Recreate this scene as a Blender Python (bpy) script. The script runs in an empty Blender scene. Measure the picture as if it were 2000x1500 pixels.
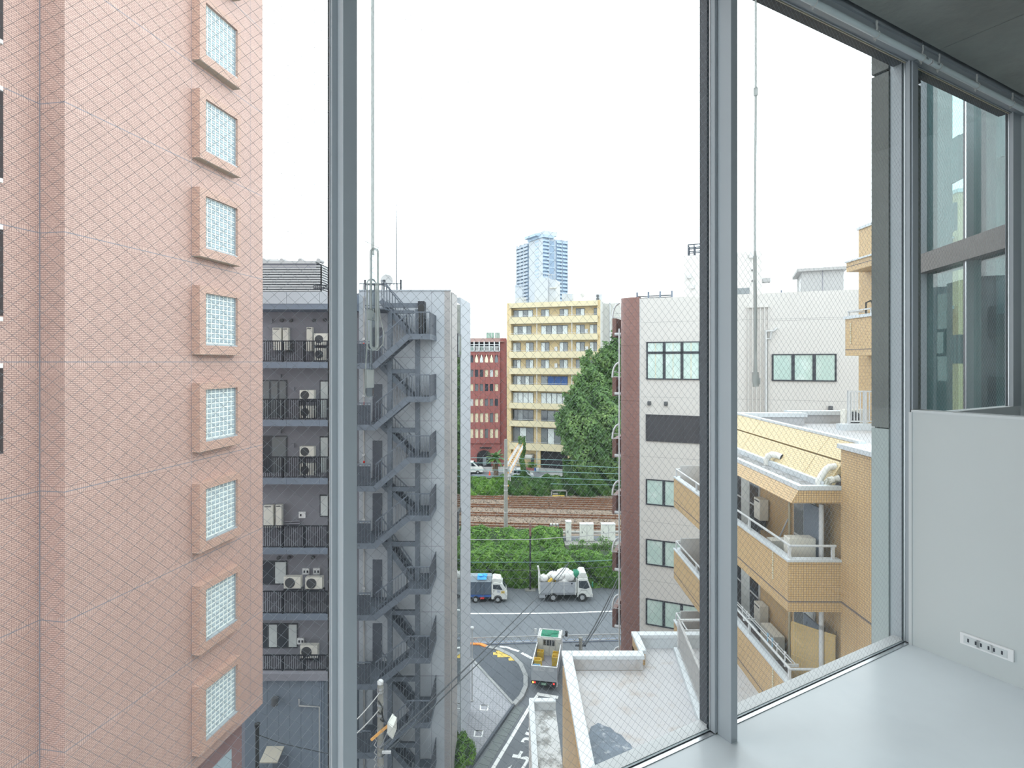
import bpy, math, random
import numpy as np
from mathutils import Vector, Matrix
random.seed(7); rng = np.random.default_rng(11)
sc = bpy.context.scene
COL = sc.collection
# ---------------------------------------------------------------- camera, sky, exposure
F, CX, HY = 1093.0, 1000.0, 707.0       # focal length (px), principal column, horizon row of the 2000x1500 frame
EYE = 21.7                               # eye height above the street
FLOOR = EYE - 1.4                        # room floor
cam_d = bpy.data.cameras.new('camera'); cam = bpy.data.objects.new('camera', cam_d); COL.objects.link(cam)
cam.location = (0, 0, EYE); cam.rotation_euler = (math.pi/2, 0, 0)
cam_d.sensor_width = 36; cam_d.lens = F/2000*36; cam_d.shift_y = -(750-HY)/2000
cam_d.clip_start = .05; cam_d.clip_end = 3000
sc.camera = cam
w = bpy.data.worlds.new('overcast_sky'); sc.world = w; w.use_nodes = True
bg = w.node_tree.nodes['Background']; bg.inputs[0].default_value = (.955, .975, 1, 1); bg.inputs[1].default_value = 3.2
vs = sc.view_settings
vs.view_transform = 'Standard'; vs.look = 'None'; vs.gamma = 1; vs.exposure = 0.0; vs.use_curve_mapping = False
sc.cycles.use_denoising = True
sc.cycles.max_bounces = 9; sc.cycles.diffuse_bounces = 5; sc.cycles.glossy_bounces = 4; sc.cycles.transparent_max_bounces = 16
sc.cycles.caustics_reflective = False; sc.cycles.caustics_refractive = False

# ---------------------------------------------------------------- helpers
def X(px, Y): return (px-CX)/F*Y
def Z(py, Y): return EYE-(py-HY)/F*Y
def W(px, py, Y): return Vector((X(px, Y), Y, Z(py, Y)))
def G(px, py, z=0.0):
    Y = (EYE-z)*F/(py-HY); return Vector((X(px, Y), Y, z))
def lin(c):
    return tuple(((v/255)/12.92 if v/255 <= .04045 else ((v/255+.055)/1.055)**2.4) for v in c)
def hit(R, px, py, axis, val):
    """local point where the sight line through a pixel meets the local plane axis = val of a root"""
    o, a = R.location, R.rotation_euler.z
    d = Vector(((px-CX)/F, 1, -(py-HY)/F)); p = Vector((0, 0, EYE))-o
    c, s = math.cos(-a), math.sin(-a)
    rot = lambda v: Vector((c*v.x-s*v.y, s*v.x+c*v.y, v.z))
    p, d = rot(p), rot(d); i = 'xyz'.index(axis)
    return p+d*((val-p[i])/d[i])

class MB:
    def __init__(s): s.v = []; s.f = []; s.sm = []
    def add(s, vs_, fs, smooth=False):
        n = len(s.v); s.v += [tuple(p) for p in vs_]
        for f in fs: s.f.append(tuple(i+n for i in f)); s.sm.append(smooth)
        return s
    def box(s, x0, x1, y0, y1, z0, z1):
        v = [(x, y, z) for z in (z0, z1) for x, y in ((x0, y0), (x1, y0), (x1, y1), (x0, y1))]
        return s.add(v, [(3, 2, 1, 0), (4, 5, 6, 7), (0, 1, 5, 4), (1, 2, 6, 5), (2, 3, 7, 6), (3, 0, 4, 7)])
    def prism(s, pts, off):
        """closed polygon pts (3D) swept by vector off"""
        n = len(pts); off = Vector(off); a = [Vector(p) for p in pts]; b = [p+off for p in a]
        return s.add(a+b, [tuple(range(n-1, -1, -1)), tuple(range(n, 2*n))]+[(i, (i+1) % n, n+(i+1) % n, n+i) for i in range(n)])
    def poly(s, pts, z0, z1):
        """ground polygon (x,y) between two heights"""
        ar = sum(pts[i][0]*pts[(i+1) % len(pts)][1]-pts[(i+1) % len(pts)][0]*pts[i][1] for i in range(len(pts)))
        if ar < 0: pts = pts[::-1]
        return s.prism([(p[0], p[1], z0) for p in pts], (0, 0, z1-z0))
    def tube(s, path, r, n=6, cap=True, smooth=True):
        path = [Vector(p) for p in path]; rs = r if isinstance(r, (list, tuple)) else [r]*len(path)
        vs_, fs = [], []; m = len(path); up = None
        for i, p in enumerate(path):
            t = (path[min(i+1, m-1)]-path[max(i-1, 0)]).normalized()
            if up is None: up = Vector((0, 0, 1)) if abs(t.z) < .9 else Vector((0, 1, 0))
            a = t.cross(up).normalized(); b = a.cross(t).normalized(); up = b
            for k in range(n):
                q = 2*math.pi*k/n; vs_.append(p+(a*math.cos(q)+b*math.sin(q))*rs[i])
        for i in range(m-1):
            for k in range(n):
                fs.append((i*n+k, i*n+(k+1) % n, (i+1)*n+(k+1) % n, (i+1)*n+k))
        s.add(vs_, fs, smooth)
        if cap: s.add(vs_[:n], [tuple(range(n-1, -1, -1))]); s.add(vs_[-n:], [tuple(range(n))])
        return s
    def bar(s, p0, p1, w_, h_):
        """rectangular bar between two points: w_ across, h_ in the vertical sense"""
        p0, p1 = Vector(p0), Vector(p1); t = (p1-p0).normalized()
        up = Vector((0, 0, 1)) if abs(t.z) < .95 else Vector((0, 1, 0))
        a = t.cross(up).normalized()*w_/2; b = a.cross(t).normalized()*h_/2
        c = [p+q for p in (p0, p1) for q in (-a-b, a-b, a+b, -a+b)]
        return s.add(c, [(3, 2, 1, 0), (4, 5, 6, 7), (0, 1, 5, 4), (1, 2, 6, 5), (2, 3, 7, 6), (3, 0, 4, 7)])
    def blob(s, c, r, n=8, m=6, jit=.0):
        c = Vector(c); r = Vector(r) if not isinstance(r, (int, float)) else Vector((r, r, r)); vs_ = []; fs = []
        for i in range(m+1):
            th = math.pi*i/m
            for k in range(n):
                ph = 2*math.pi*k/n; j = 1+random.uniform(-jit, jit)
                vs_.append(c+Vector((r.x*math.sin(th)*math.cos(ph)*j, r.y*math.sin(th)*math.sin(ph)*j, r.z*math.cos(th)*j)))
        for i in range(m):
            for k in range(n): fs.append((i*n+k, (i+1)*n+k, (i+1)*n+(k+1) % n, i*n+(k+1) % n))
        return s.add(vs_, fs, True)
    def wheel(s, c, r, wd, axis='y', n=16):
        d = Vector((0, wd/2, 0)) if axis == 'y' else Vector((wd/2, 0, 0)); c = Vector(c)
        return s.tube([c-d, c+d], r, n)
    def build(s, name, mat, parent=None, label=None, bevel=0):
        me = bpy.data.meshes.new(name); me.from_pydata(s.v, [], s.f); me.update()
        uvl = me.uv_layers.new(name='UVMap'); uv = []
        V = me.vertices
        for p in me.polygons:
            nx, ny, nz = p.normal
            if abs(nz) > .72:
                for vi in p.vertices: c = V[vi].co; uv += [c.x, c.y]
            else:
                l = math.hypot(nx, ny) or 1; tx, ty = -ny/l, nx/l; k = 1/math.sqrt(max(1-nz*nz, .05))
                for vi in p.vertices: c = V[vi].co; uv += [c.x*tx+c.y*ty, c.z*k]
        uvl.data.foreach_set('uv', uv)
        me.polygons.foreach_set('use_smooth', s.sm)
        if mat: me.materials.append(mat)
        return link(name, me, parent, label, bevel)

def link(name, me, parent=None, label=None, bevel=0):
    o = bpy.data.objects.new(name, me); COL.objects.link(o)
    if parent: o.parent = parent
    if label: o['label'] = label
    if bevel:
        b = o.modifiers.new('bevel', 'BEVEL'); b.width = bevel; b.segments = 2; b.limit_method = 'ANGLE'
    return o
def box(x0, x1, y0, y1, z0, z1): return MB().box(x0, x1, y0, y1, z0, z1)
def tag(o, label, cat, group=None):
    o['label'] = label; o['category'] = cat
    if group: o['group'] = group
    return o
def thing(name, label, cat, loc=(0, 0, 0), rz=0.0, group=None):
    o = bpy.data.objects.new(name, None); COL.objects.link(o); o.location = loc; o.rotation_euler = (0, 0, rz)
    o.empty_display_size = .2
    return tag(o, label, cat, group)
def struct(o): o['kind'] = 'structure'; return o
def stuff(o): o['kind'] = 'stuff'; return o
def empty(name, loc=(0, 0, 0), rz=0.0):
    o = bpy.data.objects.new(name, None); COL.objects.link(o); o.location = loc; o.rotation_euler = (0, 0, rz); return o
KIDS = {}
def kids(o): return [c for c in bpy.data.objects if c.parent == o]
def copy_tree(o, parent=None, ks=None):
    c = o.copy(); COL.objects.link(c)
    if parent: c.parent = parent
    for k in kids(o): copy_tree(k, c)
    return c
def dup(o, label, loc, rz=None, group=None):
    c = copy_tree(o); c.location = loc; c['label'] = label
    if rz is not None: c.rotation_euler = (0, 0, rz)
    if group: c['group'] = group
    return c

# ---------------------------------------------------------------- materials
def newmat(name):
    m = bpy.data.materials.new(name); m.use_nodes = True; nt = m.node_tree
    return m, nt, nt.nodes['Principled BSDF']
def nd(nt, typ, **kw):
    n = nt.nodes.new(typ)
    for k, v in kw.items():
        if k in n.inputs.keys(): n.inputs[k].default_value = v
        else: setattr(n, k, v)
    return n
def mat(name, c, rough=.7, var=.05, scale=2.0, metal=0.0, spec=.4, bump=0.0, bscale=40, stretch=None):
    m, nt, b = newmat(name); c = lin(c)
    b.inputs['Roughness'].default_value = rough; b.inputs['Metallic'].default_value = metal
    b.inputs['Specular IOR Level'].default_value = spec
    tc = nd(nt, 'ShaderNodeTexCoord'); mp = nd(nt, 'ShaderNodeMapping'); nt.links.new(tc.outputs['Object'], mp.inputs['Vector'])
    if stretch: mp.inputs['Scale'].default_value = stretch
    n = nd(nt, 'ShaderNodeTexNoise', Scale=scale, Detail=5.0, Roughness=.6); nt.links.new(mp.outputs[0], n.inputs['Vector'])
    r = nd(nt, 'ShaderNodeMapRange'); r.inputs['From Min'].default_value = .3; r.inputs['From Max'].default_value = .7
    r.inputs['To Min'].default_value = 1-var; r.inputs['To Max'].default_value = 1+var
    nt.links.new(n.outputs['Fac'], r.inputs['Value'])
    v = nd(nt, 'ShaderNodeVectorMath', operation='SCALE'); v.inputs[0].default_value = c; nt.links.new(r.outputs[0], v.inputs['Scale'])
    nt.links.new(v.outputs[0], b.inputs['Base Color'])
    if bump:
        n2 = nd(nt, 'ShaderNodeTexNoise', Scale=bscale, Detail=4.0); nt.links.new(mp.outputs[0], n2.inputs['Vector'])
        bp = nd(nt, 'ShaderNodeBump', Strength=bump, Distance=.02); nt.links.new(n2.outputs['Fac'], bp.inputs['Height']); nt.links.new(bp.outputs[0], b.inputs['Normal'])
    return m
def stain(m, c2, scale, lo, hi, amount=.8, seed=0.0):
    """dirt with a shape of its own, mixed over a plain material"""
    nt = m.node_tree; b = nt.nodes['Principled BSDF']; l = b.inputs['Base Color'].links[0]; src = l.from_socket
    tc = nd(nt, 'ShaderNodeTexCoord'); mp = nd(nt, 'ShaderNodeMapping'); mp.inputs['Location'].default_value = (seed, seed*.7, 0)
    nt.links.new(tc.outputs['Object'], mp.inputs[0])
    n = nd(nt, 'ShaderNodeTexNoise', Scale=scale, Detail=6.0, Roughness=.65); nt.links.new(mp.outputs[0], n.inputs['Vector'])
    r = nd(nt, 'ShaderNodeMapRange'); r.inputs['From Min'].default_value = lo; r.inputs['From Max'].default_value = hi; r.inputs['To Max'].default_value = amount
    nt.links.new(n.outputs['Fac'], r.inputs['Value'])
    mx = nd(nt, 'ShaderNodeMix', data_type='RGBA'); nt.links.new(r.outputs[0], mx.inputs['Factor']); nt.links.new(src, mx.inputs[6])
    mx.inputs[7].default_value = (*lin(c2), 1); nt.links.new(mx.outputs[2], b.inputs['Base Color'])
    return m
def tilemat(name, c1, c2, cm, bw, bh, ms, rough=.5, off=.5, band=None, bias=0.0, var=.05, rnd=None, spec=.4):
    """glazed tiles on metre-scaled UVs; band=(pitch, z0, half) gives upright soldier tiles around floor joints"""
    m, nt, b = newmat(name); b.inputs['Roughness'].default_value = rough; b.inputs['Specular IOR Level'].default_value = spec
    uv = nd(nt, 'ShaderNodeTexCoord')
    def brick(vec, w_, h_, o_):
        t = nd(nt, 'ShaderNodeTexBrick'); t.offset = o_; t.inputs['Scale'].default_value = 1
        t.inputs['Color1'].default_value = (*lin(c1), 1); t.inputs['Color2'].default_value = (*lin(c2), 1); t.inputs['Mortar'].default_value = (*lin(cm), 1)
        t.inputs['Brick Width'].default_value = w_; t.inputs['Row Height'].default_value = h_; t.inputs['Mortar Size'].default_value = ms
        t.inputs['Mortar Smooth'].default_value = .1; t.inputs['Bias'].default_value = bias
        nt.links.new(vec, t.inputs['Vector']); return t
    t = brick(uv.outputs['UV'], bw, bh, off); col, fac = t.outputs['Color'], t.outputs['Fac']
    if band:
        pitch, z0, half = band
        sp = nd(nt, 'ShaderNodeSeparateXYZ'); nt.links.new(uv.outputs['UV'], sp.inputs[0])
        def mth(op, a, bb=None):
            n = nd(nt, 'ShaderNodeMath', operation=op)
            if hasattr(a, 'links'): nt.links.new(a, n.inputs[0])
            else: n.inputs[0].default_value = a
            if bb is not None:
                if hasattr(bb, 'links'): nt.links.new(bb, n.inputs[1])
                else: n.inputs[1].default_value = bb
            return n.outputs[0]
        q = mth('SUBTRACT', sp.outputs['Y'], z0-pitch/2); q = mth('FLOORED_MODULO', q, pitch); q = mth('SUBTRACT', q, pitch/2); aq = mth('ABSOLUTE', q)
        inb = mth('LESS_THAN', aq, half); jn = mth('LESS_THAN', aq, .011)
        cb = nd(nt, 'ShaderNodeCombineXYZ'); nt.links.new(sp.outputs['X'], cb.inputs[0]); nt.links.new(mth('ADD', q, half*20), cb.inputs[1])
        t2 = brick(cb.outputs[0], bh*1.12, half, 0.0)
        mx = nd(nt, 'ShaderNodeMix', data_type='RGBA'); nt.links.new(inb, mx.inputs['Factor']); nt.links.new(col, mx.inputs[6]); nt.links.new(t2.outputs['Color'], mx.inputs[7])
        mx2 = nd(nt, 'ShaderNodeMix', data_type='RGBA'); nt.links.new(jn, mx2.inputs['Factor']); nt.links.new(mx.outputs[2], mx2.inputs[6]); mx2.inputs[7].default_value = (*lin((128, 128, 138)), 1)
        col = mx2.outputs[2]
    n = nd(nt, 'ShaderNodeTexNoise', Scale=.45, Detail=6.0, Roughness=.6); nt.links.new(uv.outputs['Object'], n.inputs['Vector'])
    r = nd(nt, 'ShaderNodeMapRange'); r.inputs['From Min'].default_value = .3; r.inputs['From Max'].default_value = .7
    r.inputs['To Min'].default_value = 1-var; r.inputs['To Max'].default_value = 1+var; nt.links.new(n.outputs['Fac'], r.inputs['Value'])
    v = nd(nt, 'ShaderNodeVectorMath', operation='SCALE'); nt.links.new(col, v.inputs[0]); nt.links.new(r.outputs[0], v.inputs['Scale'])
    nt.links.new(v.outputs[0], b.inputs['Base Color'])
    bp = nd(nt, 'ShaderNodeBump', Strength=.4, Distance=.004); bp.invert = True; nt.links.new(fac, bp.inputs['Height']); nt.links.new(bp.outputs[0], b.inputs['Normal'])
    return m
def glassmat(name, tint, f0=.045, grime=0.0):
    m, nt, b = newmat(name); nt.nodes.remove(b); out = nt.nodes['Material Output']
    tr = nd(nt, 'ShaderNodeBsdfTransparent'); tr.inputs[0].default_value = (*tint, 1)
    gl = nd(nt, 'ShaderNodeBsdfGlossy', Roughness=0.0)
    ge = nd(nt, 'ShaderNodeNewGeometry'); dt = nd(nt, 'ShaderNodeVectorMath', operation='DOT_PRODUCT')
    nt.links.new(ge.outputs['Incoming'], dt.inputs[0]); nt.links.new(ge.outputs['Normal'], dt.inputs[1])
    ab = nd(nt, 'ShaderNodeMath', operation='ABSOLUTE'); nt.links.new(dt.outputs['Value'], ab.inputs[0])
    sb = nd(nt, 'ShaderNodeMath', operation='SUBTRACT'); sb.inputs[0].default_value = 1; nt.links.new(ab.outputs[0], sb.inputs[1])
    pw = nd(nt, 'ShaderNodeMath', operation='POWER'); nt.links.new(sb.outputs[0], pw.inputs[0]); pw.inputs[1].default_value = 5
    ma = nd(nt, 'ShaderNodeMath', operation='MULTIPLY_ADD'); nt.links.new(pw.outputs[0], ma.inputs[0]); ma.inputs[1].default_value = 1-f0; ma.inputs[2].default_value = f0
    mx = nd(nt, 'ShaderNodeMixShader'); nt.links.new(ma.outputs[0], mx.inputs[0]); nt.links.new(tr.outputs[0], mx.inputs[1]); nt.links.new(gl.outputs[0], mx.inputs[2])
    nt.links.new(mx.outputs[0], out.inputs[0]); return m
def leafmat(name, c1, c2, c3, scale=.8):
    m, nt, b = newmat(name); b.inputs['Roughness'].default_value = .6; b.inputs['Specular IOR Level'].default_value = .25
    tc = nd(nt, 'ShaderNodeTexCoord'); n = nd(nt, 'ShaderNodeTexNoise', Scale=scale, Detail=8.0, Roughness=.75); nt.links.new(tc.outputs['Object'], n.inputs['Vector'])
    cr = nd(nt, 'ShaderNodeValToRGB'); e = cr.color_ramp.elements; e[0].position = .32; e[0].color = (*lin(c1), 1); e[1].position = .68; e[1].color = (*lin(c3), 1)
    k = cr.color_ramp.elements.new(.5); k.color = (*lin(c2), 1)
    nt.links.new(n.outputs['Fac'], cr.inputs[0]); nt.links.new(cr.outputs[0], b.inputs['Base Color'])
    tl = nd(nt, 'ShaderNodeBsdfTranslucent'); nt.links.new(cr.outputs[0], tl.inputs[0])
    mx = nd(nt, 'ShaderNodeMixShader', Fac=.3); out = nt.nodes['Material Output']
    nt.links.new(b.outputs[0], mx.inputs[1]); nt.links.new(tl.outputs[0], mx.inputs[2]); nt.links.new(mx.outputs[0], out.inputs[0])
    return m
def leaves(name, m, pts, nrm, size, parent=None, spread=.7, aspect=.6):
    """one mesh of small leaf quads at pts (N,3), facing roughly along nrm"""
    N = len(pts); nrm = nrm+rng.normal(0, spread, (N, 3)); nrm /= np.linalg.norm(nrm, axis=1)[:, None]+1e-9
    a = np.cross(nrm, rng.normal(0, 1, (N, 3))); a /= np.linalg.norm(a, axis=1)[:, None]+1e-9; b = np.cross(nrm, a)
    s = size*rng.uniform(.6, 1.3, (N, 1)); a = a*s; b = b*s*aspect
    v = np.stack([pts-a, pts+b*.8, pts+a, pts-b*.8], 1).reshape(-1, 3)
    me = bpy.data.meshes.new(name); me.vertices.add(4*N); me.vertices.foreach_set('co', v.ravel())
    me.loops.add(4*N); me.loops.foreach_set('vertex_index', np.arange(4*N)); me.polygons.add(N)
    me.polygons.foreach_set('loop_start', np.arange(0, 4*N, 4)); me.update(); me.validate(); me.materials.append(m)
    return stuff(link(name, me, parent))

M = {}
M['steel'] = mat('painted steel', (166, 173, 179), .4, .02, 3, .1)
M['alu'] = mat('aluminium', (205, 208, 212), .28, .02, 3, .85)
M['darkframe'] = mat('dark window frame', (74, 78, 84), .45, .03, 3, .2)
M['gasket'] = mat('black gasket', (40, 48, 56), .6)
M['wire'] = mat('wire', (156, 162, 170), .5, 0, 3, .3)
M['floor'] = mat('polished concrete floor', (218, 225, 230), .28, .07, .9, 0, .5, .02, 12)
stain(M['floor'], (198, 208, 216), 1.4, .5, .75, .5)
M['ceiling'] = mat('concrete ceiling', (150, 154, 150), .85, .16, 2.2, 0, .2, .15, 25)
stain(M['ceiling'], (140, 144, 141), 5, .5, .75, .6)
M['white_wall'] = mat('painted partition', (200, 206, 207), .6, .012, 2)
M['room_wall'] = mat('room wall', (205, 205, 202), .8, .02, 2)
M['trim'] = mat('partition trim', (206, 211, 213), .45, .01)
M['plastic'] = mat('white plastic', (232, 233, 235), .4, .01)
M['slot'] = mat('dark slot', (52, 56, 66), .6)
M['acrylic'] = glassmat('clear acrylic', (.72, .76, .78), .09)
M['cordplastic'] = mat('translucent grey cord', (226, 230, 228), .35, .03)
def see_through(m, amt, tint=(.86, .88, .88)):
    nt = m.node_tree; b = nt.nodes['Principled BSDF']; out = nt.nodes['Material Output']
    tr = nd(nt, 'ShaderNodeBsdfTransparent'); tr.inputs[0].default_value = (*tint, 1); mx = nd(nt, 'ShaderNodeMixShader', Fac=amt)
    tl = nd(nt, 'ShaderNodeBsdfTranslucent'); tl.inputs[0].default_value = (.75, .77, .76, 1); m2 = nd(nt, 'ShaderNodeMixShader', Fac=.5)
    nt.links.new(b.outputs[0], m2.inputs[1]); nt.links.new(tl.outputs[0], m2.inputs[2])
    nt.links.new(m2.outputs[0], mx.inputs[1]); nt.links.new(tr.outputs[0], mx.inputs[2]); nt.links.new(mx.outputs[0], out.inputs[0])
see_through(M['cordplastic'], .38)
M['glass'] = glassmat('wired glass', (.93, .965, .96), .022)
M['pipewhite'] = mat('white tube', (205, 217, 220), .4, .02)
M['rope'] = mat('frayed tie', (196, 198, 196), .9, .1, 40)
M['cream'] = mat('cream bead', (205, 200, 178), .5)
M['pierconc'] = mat('concrete pier', (118, 121, 119), .8, .07, 2.5, 0, .3, .1)
M['pierlight'] = mat('pale concrete pier', (170, 180, 180), .8, .04, 2.5)
M['wingglass'] = mat('teal reflecting glass', (104, 140, 140), .04, .03, .6, .35)
M['spandrel'] = mat('brown spandrel', (92, 86, 84), .4, .03)
M['mullion'] = mat('wing mullion', (82, 84, 92), .4)
# outside
M['pink'] = tilemat('pink tile', (201, 172, 161), (190, 161, 150), (134, 106, 104), .102, .0455, .0055, .5, .5, (2.93, EYE, .105), 0, .05)
M['pinkbox'] = tilemat('pink box tile', (204, 172, 156), (192, 160, 145), (132, 104, 100), .102, .0455, .0055)
M['pinkdark'] = tilemat('dark pink tile', (150, 122, 122), (140, 112, 112), (120, 98, 98), .102, .0455, .0055)
M['pinkunder'] = mat('box underside', (176, 170, 158), .8)
M['joint'] = mat('sealant joint', (128, 128, 138), .8)
M['gblock'] = mat('glass block', (164, 180, 188), .12, .06, 4, 0, .6)
M['gjoint'] = mat('white block joint', (226, 232, 230), .6, .02)
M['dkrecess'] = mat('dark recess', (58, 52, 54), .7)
M['whitesill'] = mat('white sill', (222, 222, 220), .6)
M['greywall'] = mat('grey rendered wall', (136, 136, 145), .85, .05, .7)
M['palegrey'] = mat('pale grey panel wall', (174, 180, 188), .7, .03, .5)
M['bluegrey'] = mat('blue grey slab edge', (112, 122, 137), .7, .04, .6)
M['bluewall'] = mat('blue grey wall', (116, 126, 139), .7, .05, .4)
M['beigetile'] = tilemat('pale beige tile', (166, 163, 163), (160, 158, 159), (142, 140, 142), .2, .06, .006)
M['rail'] = mat('black rail', (42, 46, 54), .5, .03, 3, .2)
M['galv'] = mat('galvanised steel', (98, 106, 117), .55, .16, 3.5, .25)
M['galvdark'] = mat('dark galvanised mesh', (70, 76, 86), .6, .08, 4, .2)
M['door'] = mat('steel door', (92, 98, 110), .5, .03)
M['glassdark'] = mat('dark window glass', (66, 72, 80), .06, .05, .8, 0, .8)
M['glassgreen'] = mat('pale green glass', (182, 205, 200), .08, .04, .7, 0, .7)
stain(M['glassgreen'], (206, 222, 218), 1.1, .48, .62, .7)
M['glassgrey'] = mat('grey window glass', (118, 124, 128), .07, .05, .8, 0, .7)
M['curtain'] = mat('curtained glass', (208, 214, 214), .25, .06, 3)
M['mirror'] = mat('mirror strip', (150, 160, 158), .02, .0, 1, .92)
M['ac'] = mat('ac casing', (218, 216, 208), .55, .02)
M['fan'] = mat('fan grille', (86, 88, 92), .6)
M['red'] = mat('red lamp', (206, 52, 46), .4)
M['louver'] = mat('grey louver', (170, 170, 171), .6, .03)
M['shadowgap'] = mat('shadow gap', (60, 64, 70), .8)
M['offwhite'] = mat('white rendered wall', (205, 203, 201), .85, .02, .6)
M['brown'] = tilemat('brown tile', (146, 112, 106), (137, 104, 99), (108, 80, 77), .075, .2, .006, .35, 0.0, None, 0, .05)
M['brownpanel'] = mat('brown panel', (120, 90, 84), .5, .05, 2)
M['dkwindow'] = mat('charcoal frame', (58, 62, 70), .5, .02)
M['louverdark'] = mat('charcoal louver', (66, 66, 72), .5, .04, 2)
M['whitemetal'] = mat('white metal', (198, 200, 202), .45, .03)
M['tile'] = tilemat('buff mosaic tile', (212, 184, 140), (204, 174, 130), (138, 110, 84), .057, .052, .0045, .45, 0.0, None, 0, .04)
M['tileroof'] = tilemat('pale buff roof tile', (212, 196, 156), (207, 189, 149), (174, 150, 114), .10, .05, .005, .45, .5, None, 0, .03)
M['tilejoint'] = mat('tile joint', (112, 104, 104), .8)
M['coping'] = mat('white coping', (200, 206, 211), .6, .04, 1.2)
M['roofconc'] = mat('pale concrete roof', (180, 180, 183), .85, .05, .7)
stain(M['roofconc'], (164, 154, 146), 1.6, .52, .72, .75)
M['gravelroof'] = mat('grey gutter', (150, 150, 152), .9, .2, 6)
stain(M['gravelroof'], (116, 114, 112), 4, .45, .62, .9)
M['duct'] = mat('white duct wrap', (224, 224, 220), .7, .05, 8)
M['ductmoss'] = stain(mat('mossy duct wrap', (216, 216, 210), .8, .08, 8), (124, 124, 108), 9, .46, .6, .9)
M['reed'] = mat('reed', (214, 190, 140), .8, .16, 6, 0, .2, .0, 40, (1, 1, 14))
M['yellow'] = tilemat('cream yellow tile', (204, 184, 144), (196, 175, 134), (184, 162, 126), .6, .2, .02, .6, .5, None, 0, .06)
M['yellowpar'] = mat('cream parapet', (198, 187, 158), .7, .06, .25)
M['yside'] = mat('pale side wall', (186, 185, 181), .8, .03, .3)
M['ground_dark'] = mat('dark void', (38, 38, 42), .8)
M['redbrick'] = tilemat('red brick', (150, 94, 90), (142, 86, 83), (128, 78, 76), .6, .2, .02, .7, .5, None, 0, .06)
M['cream2'] = mat('cream blinds', (224, 216, 188), .7, .03)
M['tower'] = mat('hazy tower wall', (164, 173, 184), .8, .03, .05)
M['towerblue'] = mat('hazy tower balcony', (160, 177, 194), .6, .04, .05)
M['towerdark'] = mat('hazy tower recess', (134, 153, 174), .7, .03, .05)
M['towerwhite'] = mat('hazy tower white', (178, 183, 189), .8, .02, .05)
M['asphalt'] = mat('asphalt', (104, 109, 115), .85, .08, .35, 0, .3)
stain(M['asphalt'], (94, 98, 103), .5, .5, .7, .6)
M['asphaltdk'] = mat('dark asphalt', (80, 86, 94), .85, .08, .7)
M['paving'] = tilemat('plaza paving', (150, 152, 158), (144, 146, 152), (122, 124, 130), .2, .2, .012, .8, 0.0)
M['kerb'] = mat('kerb stone', (146, 148, 149), .85, .06, 2)
M['kerborange'] = mat('orange kerb', (226, 138, 66), .7)
M['paint'] = mat('white road paint', (220, 222, 222), .7, .06, 3)
M['yellowpaint'] = mat('yellow tactile paving', (206, 178, 92), .75, .06, 3)
M['gutter'] = mat('gutter concrete', (110, 117, 118), .85, .1, 2)
M['ballast'] = mat('ballast', (138, 124, 112), .95, .22, 9, 0, .2, .6, 8)
M['rust'] = mat('rusty rail', (118, 78, 56), .7, .12, 1)
M['sleeper'] = mat('sleeper', (126, 110, 98), .9, .1, 2)
M['leaf1'] = leafmat('hedge leaves', (58, 92, 44), (98, 138, 66), (142, 178, 92), 1.0)
M['leafd'] = mat('hedge core', (44, 62, 38), .95, .2, 2)
M['leaf2'] = leafmat('dark hedge leaves', (44, 74, 44), (80, 114, 64), (122, 152, 84), .7)
M['gink'] = leafmat('ginkgo leaves', (66, 96, 62), (104, 136, 86), (142, 168, 106), .35)
M['bark'] = mat('bark', (96, 84, 74), .95, .2, 3)
M['conc'] = mat('concrete pole', (136, 136, 132), .85, .07, 2)
M['blackpole'] = mat('black pole', (48, 50, 52), .6)
M['cable'] = mat('cable', (70, 76, 82), .6)
M['cableteal'] = mat('contact wire', (112, 146, 146), .5)
M['cabinet'] = mat('grey cabinet', (206, 208, 202), .6, .03)
M['truckwhite'] = mat('white truck paint', (206, 208, 205), .35, .02)
M['truckgrey'] = mat('silver dropside', (172, 176, 182), .45, .05, 2, .3)
M['tarp'] = mat('grey tarpaulin', (84, 96, 110), .75, .06, 2)
M['tarptop'] = mat('pale tarpaulin top', (128, 138, 146), .75, .06, 2)
M['blue'] = mat('blue strip', (58, 92, 150), .6)
M['bluetarp'] = mat('blue sheet', (62, 158, 222), .5, .1, 6)
M['tyre'] = mat('tyre', (44, 46, 48), .85)
M['hub'] = mat('wheel hub', (190, 192, 194), .4, .03, 3, .5)
M['carglass'] = mat('car glass', (52, 60, 66), .08, .03, 2, 0, .8)
M['bag'] = mat('white sack', (206, 206, 205), .7, .06, 5)
M['crate'] = mat('yellow crate', (206, 176, 74), .6, .06, 4)
M['bluecrate'] = mat('pale blue tray', (150, 190, 216), .6)
M['greennet'] = mat('green net', (42, 122, 96), .8, .12, 6)
M['dark'] = mat('dark chassis', (52, 54, 58), .7)
M['silver'] = mat('silver car paint', (196, 202, 208), .3, .02, 2, .3)
M['blackcar'] = mat('black car paint', (44, 46, 52), .25)
M['cone'] = mat('orange cone', (226, 84, 52), .6)
M['orange'] = mat('orange steel', (214, 160, 92), .6, .08)
M['plate'] = mat('number plate', (96, 132, 112), .6)
M['platetext'] = mat('plate text', (226, 230, 226), .6)
M['lampamber'], _nt, _b = newmat('lit amber lamp'); _b.inputs['Emission Color'].default_value = (1, .55, .1, 1); _b.inputs['Emission Strength'].default_value = 2.5; _b.inputs['Base Color'].default_value = (1, .5, .1, 1)
M['lampred'], _nt, _b = newmat('lit red lamp'); _b.inputs['Emission Color'].default_value = (1, .05, .04, 1); _b.inputs['Emission Strength'].default_value = 1.2; _b.inputs['Base Color'].default_value = (.8, .05, .04, 1)
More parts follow.
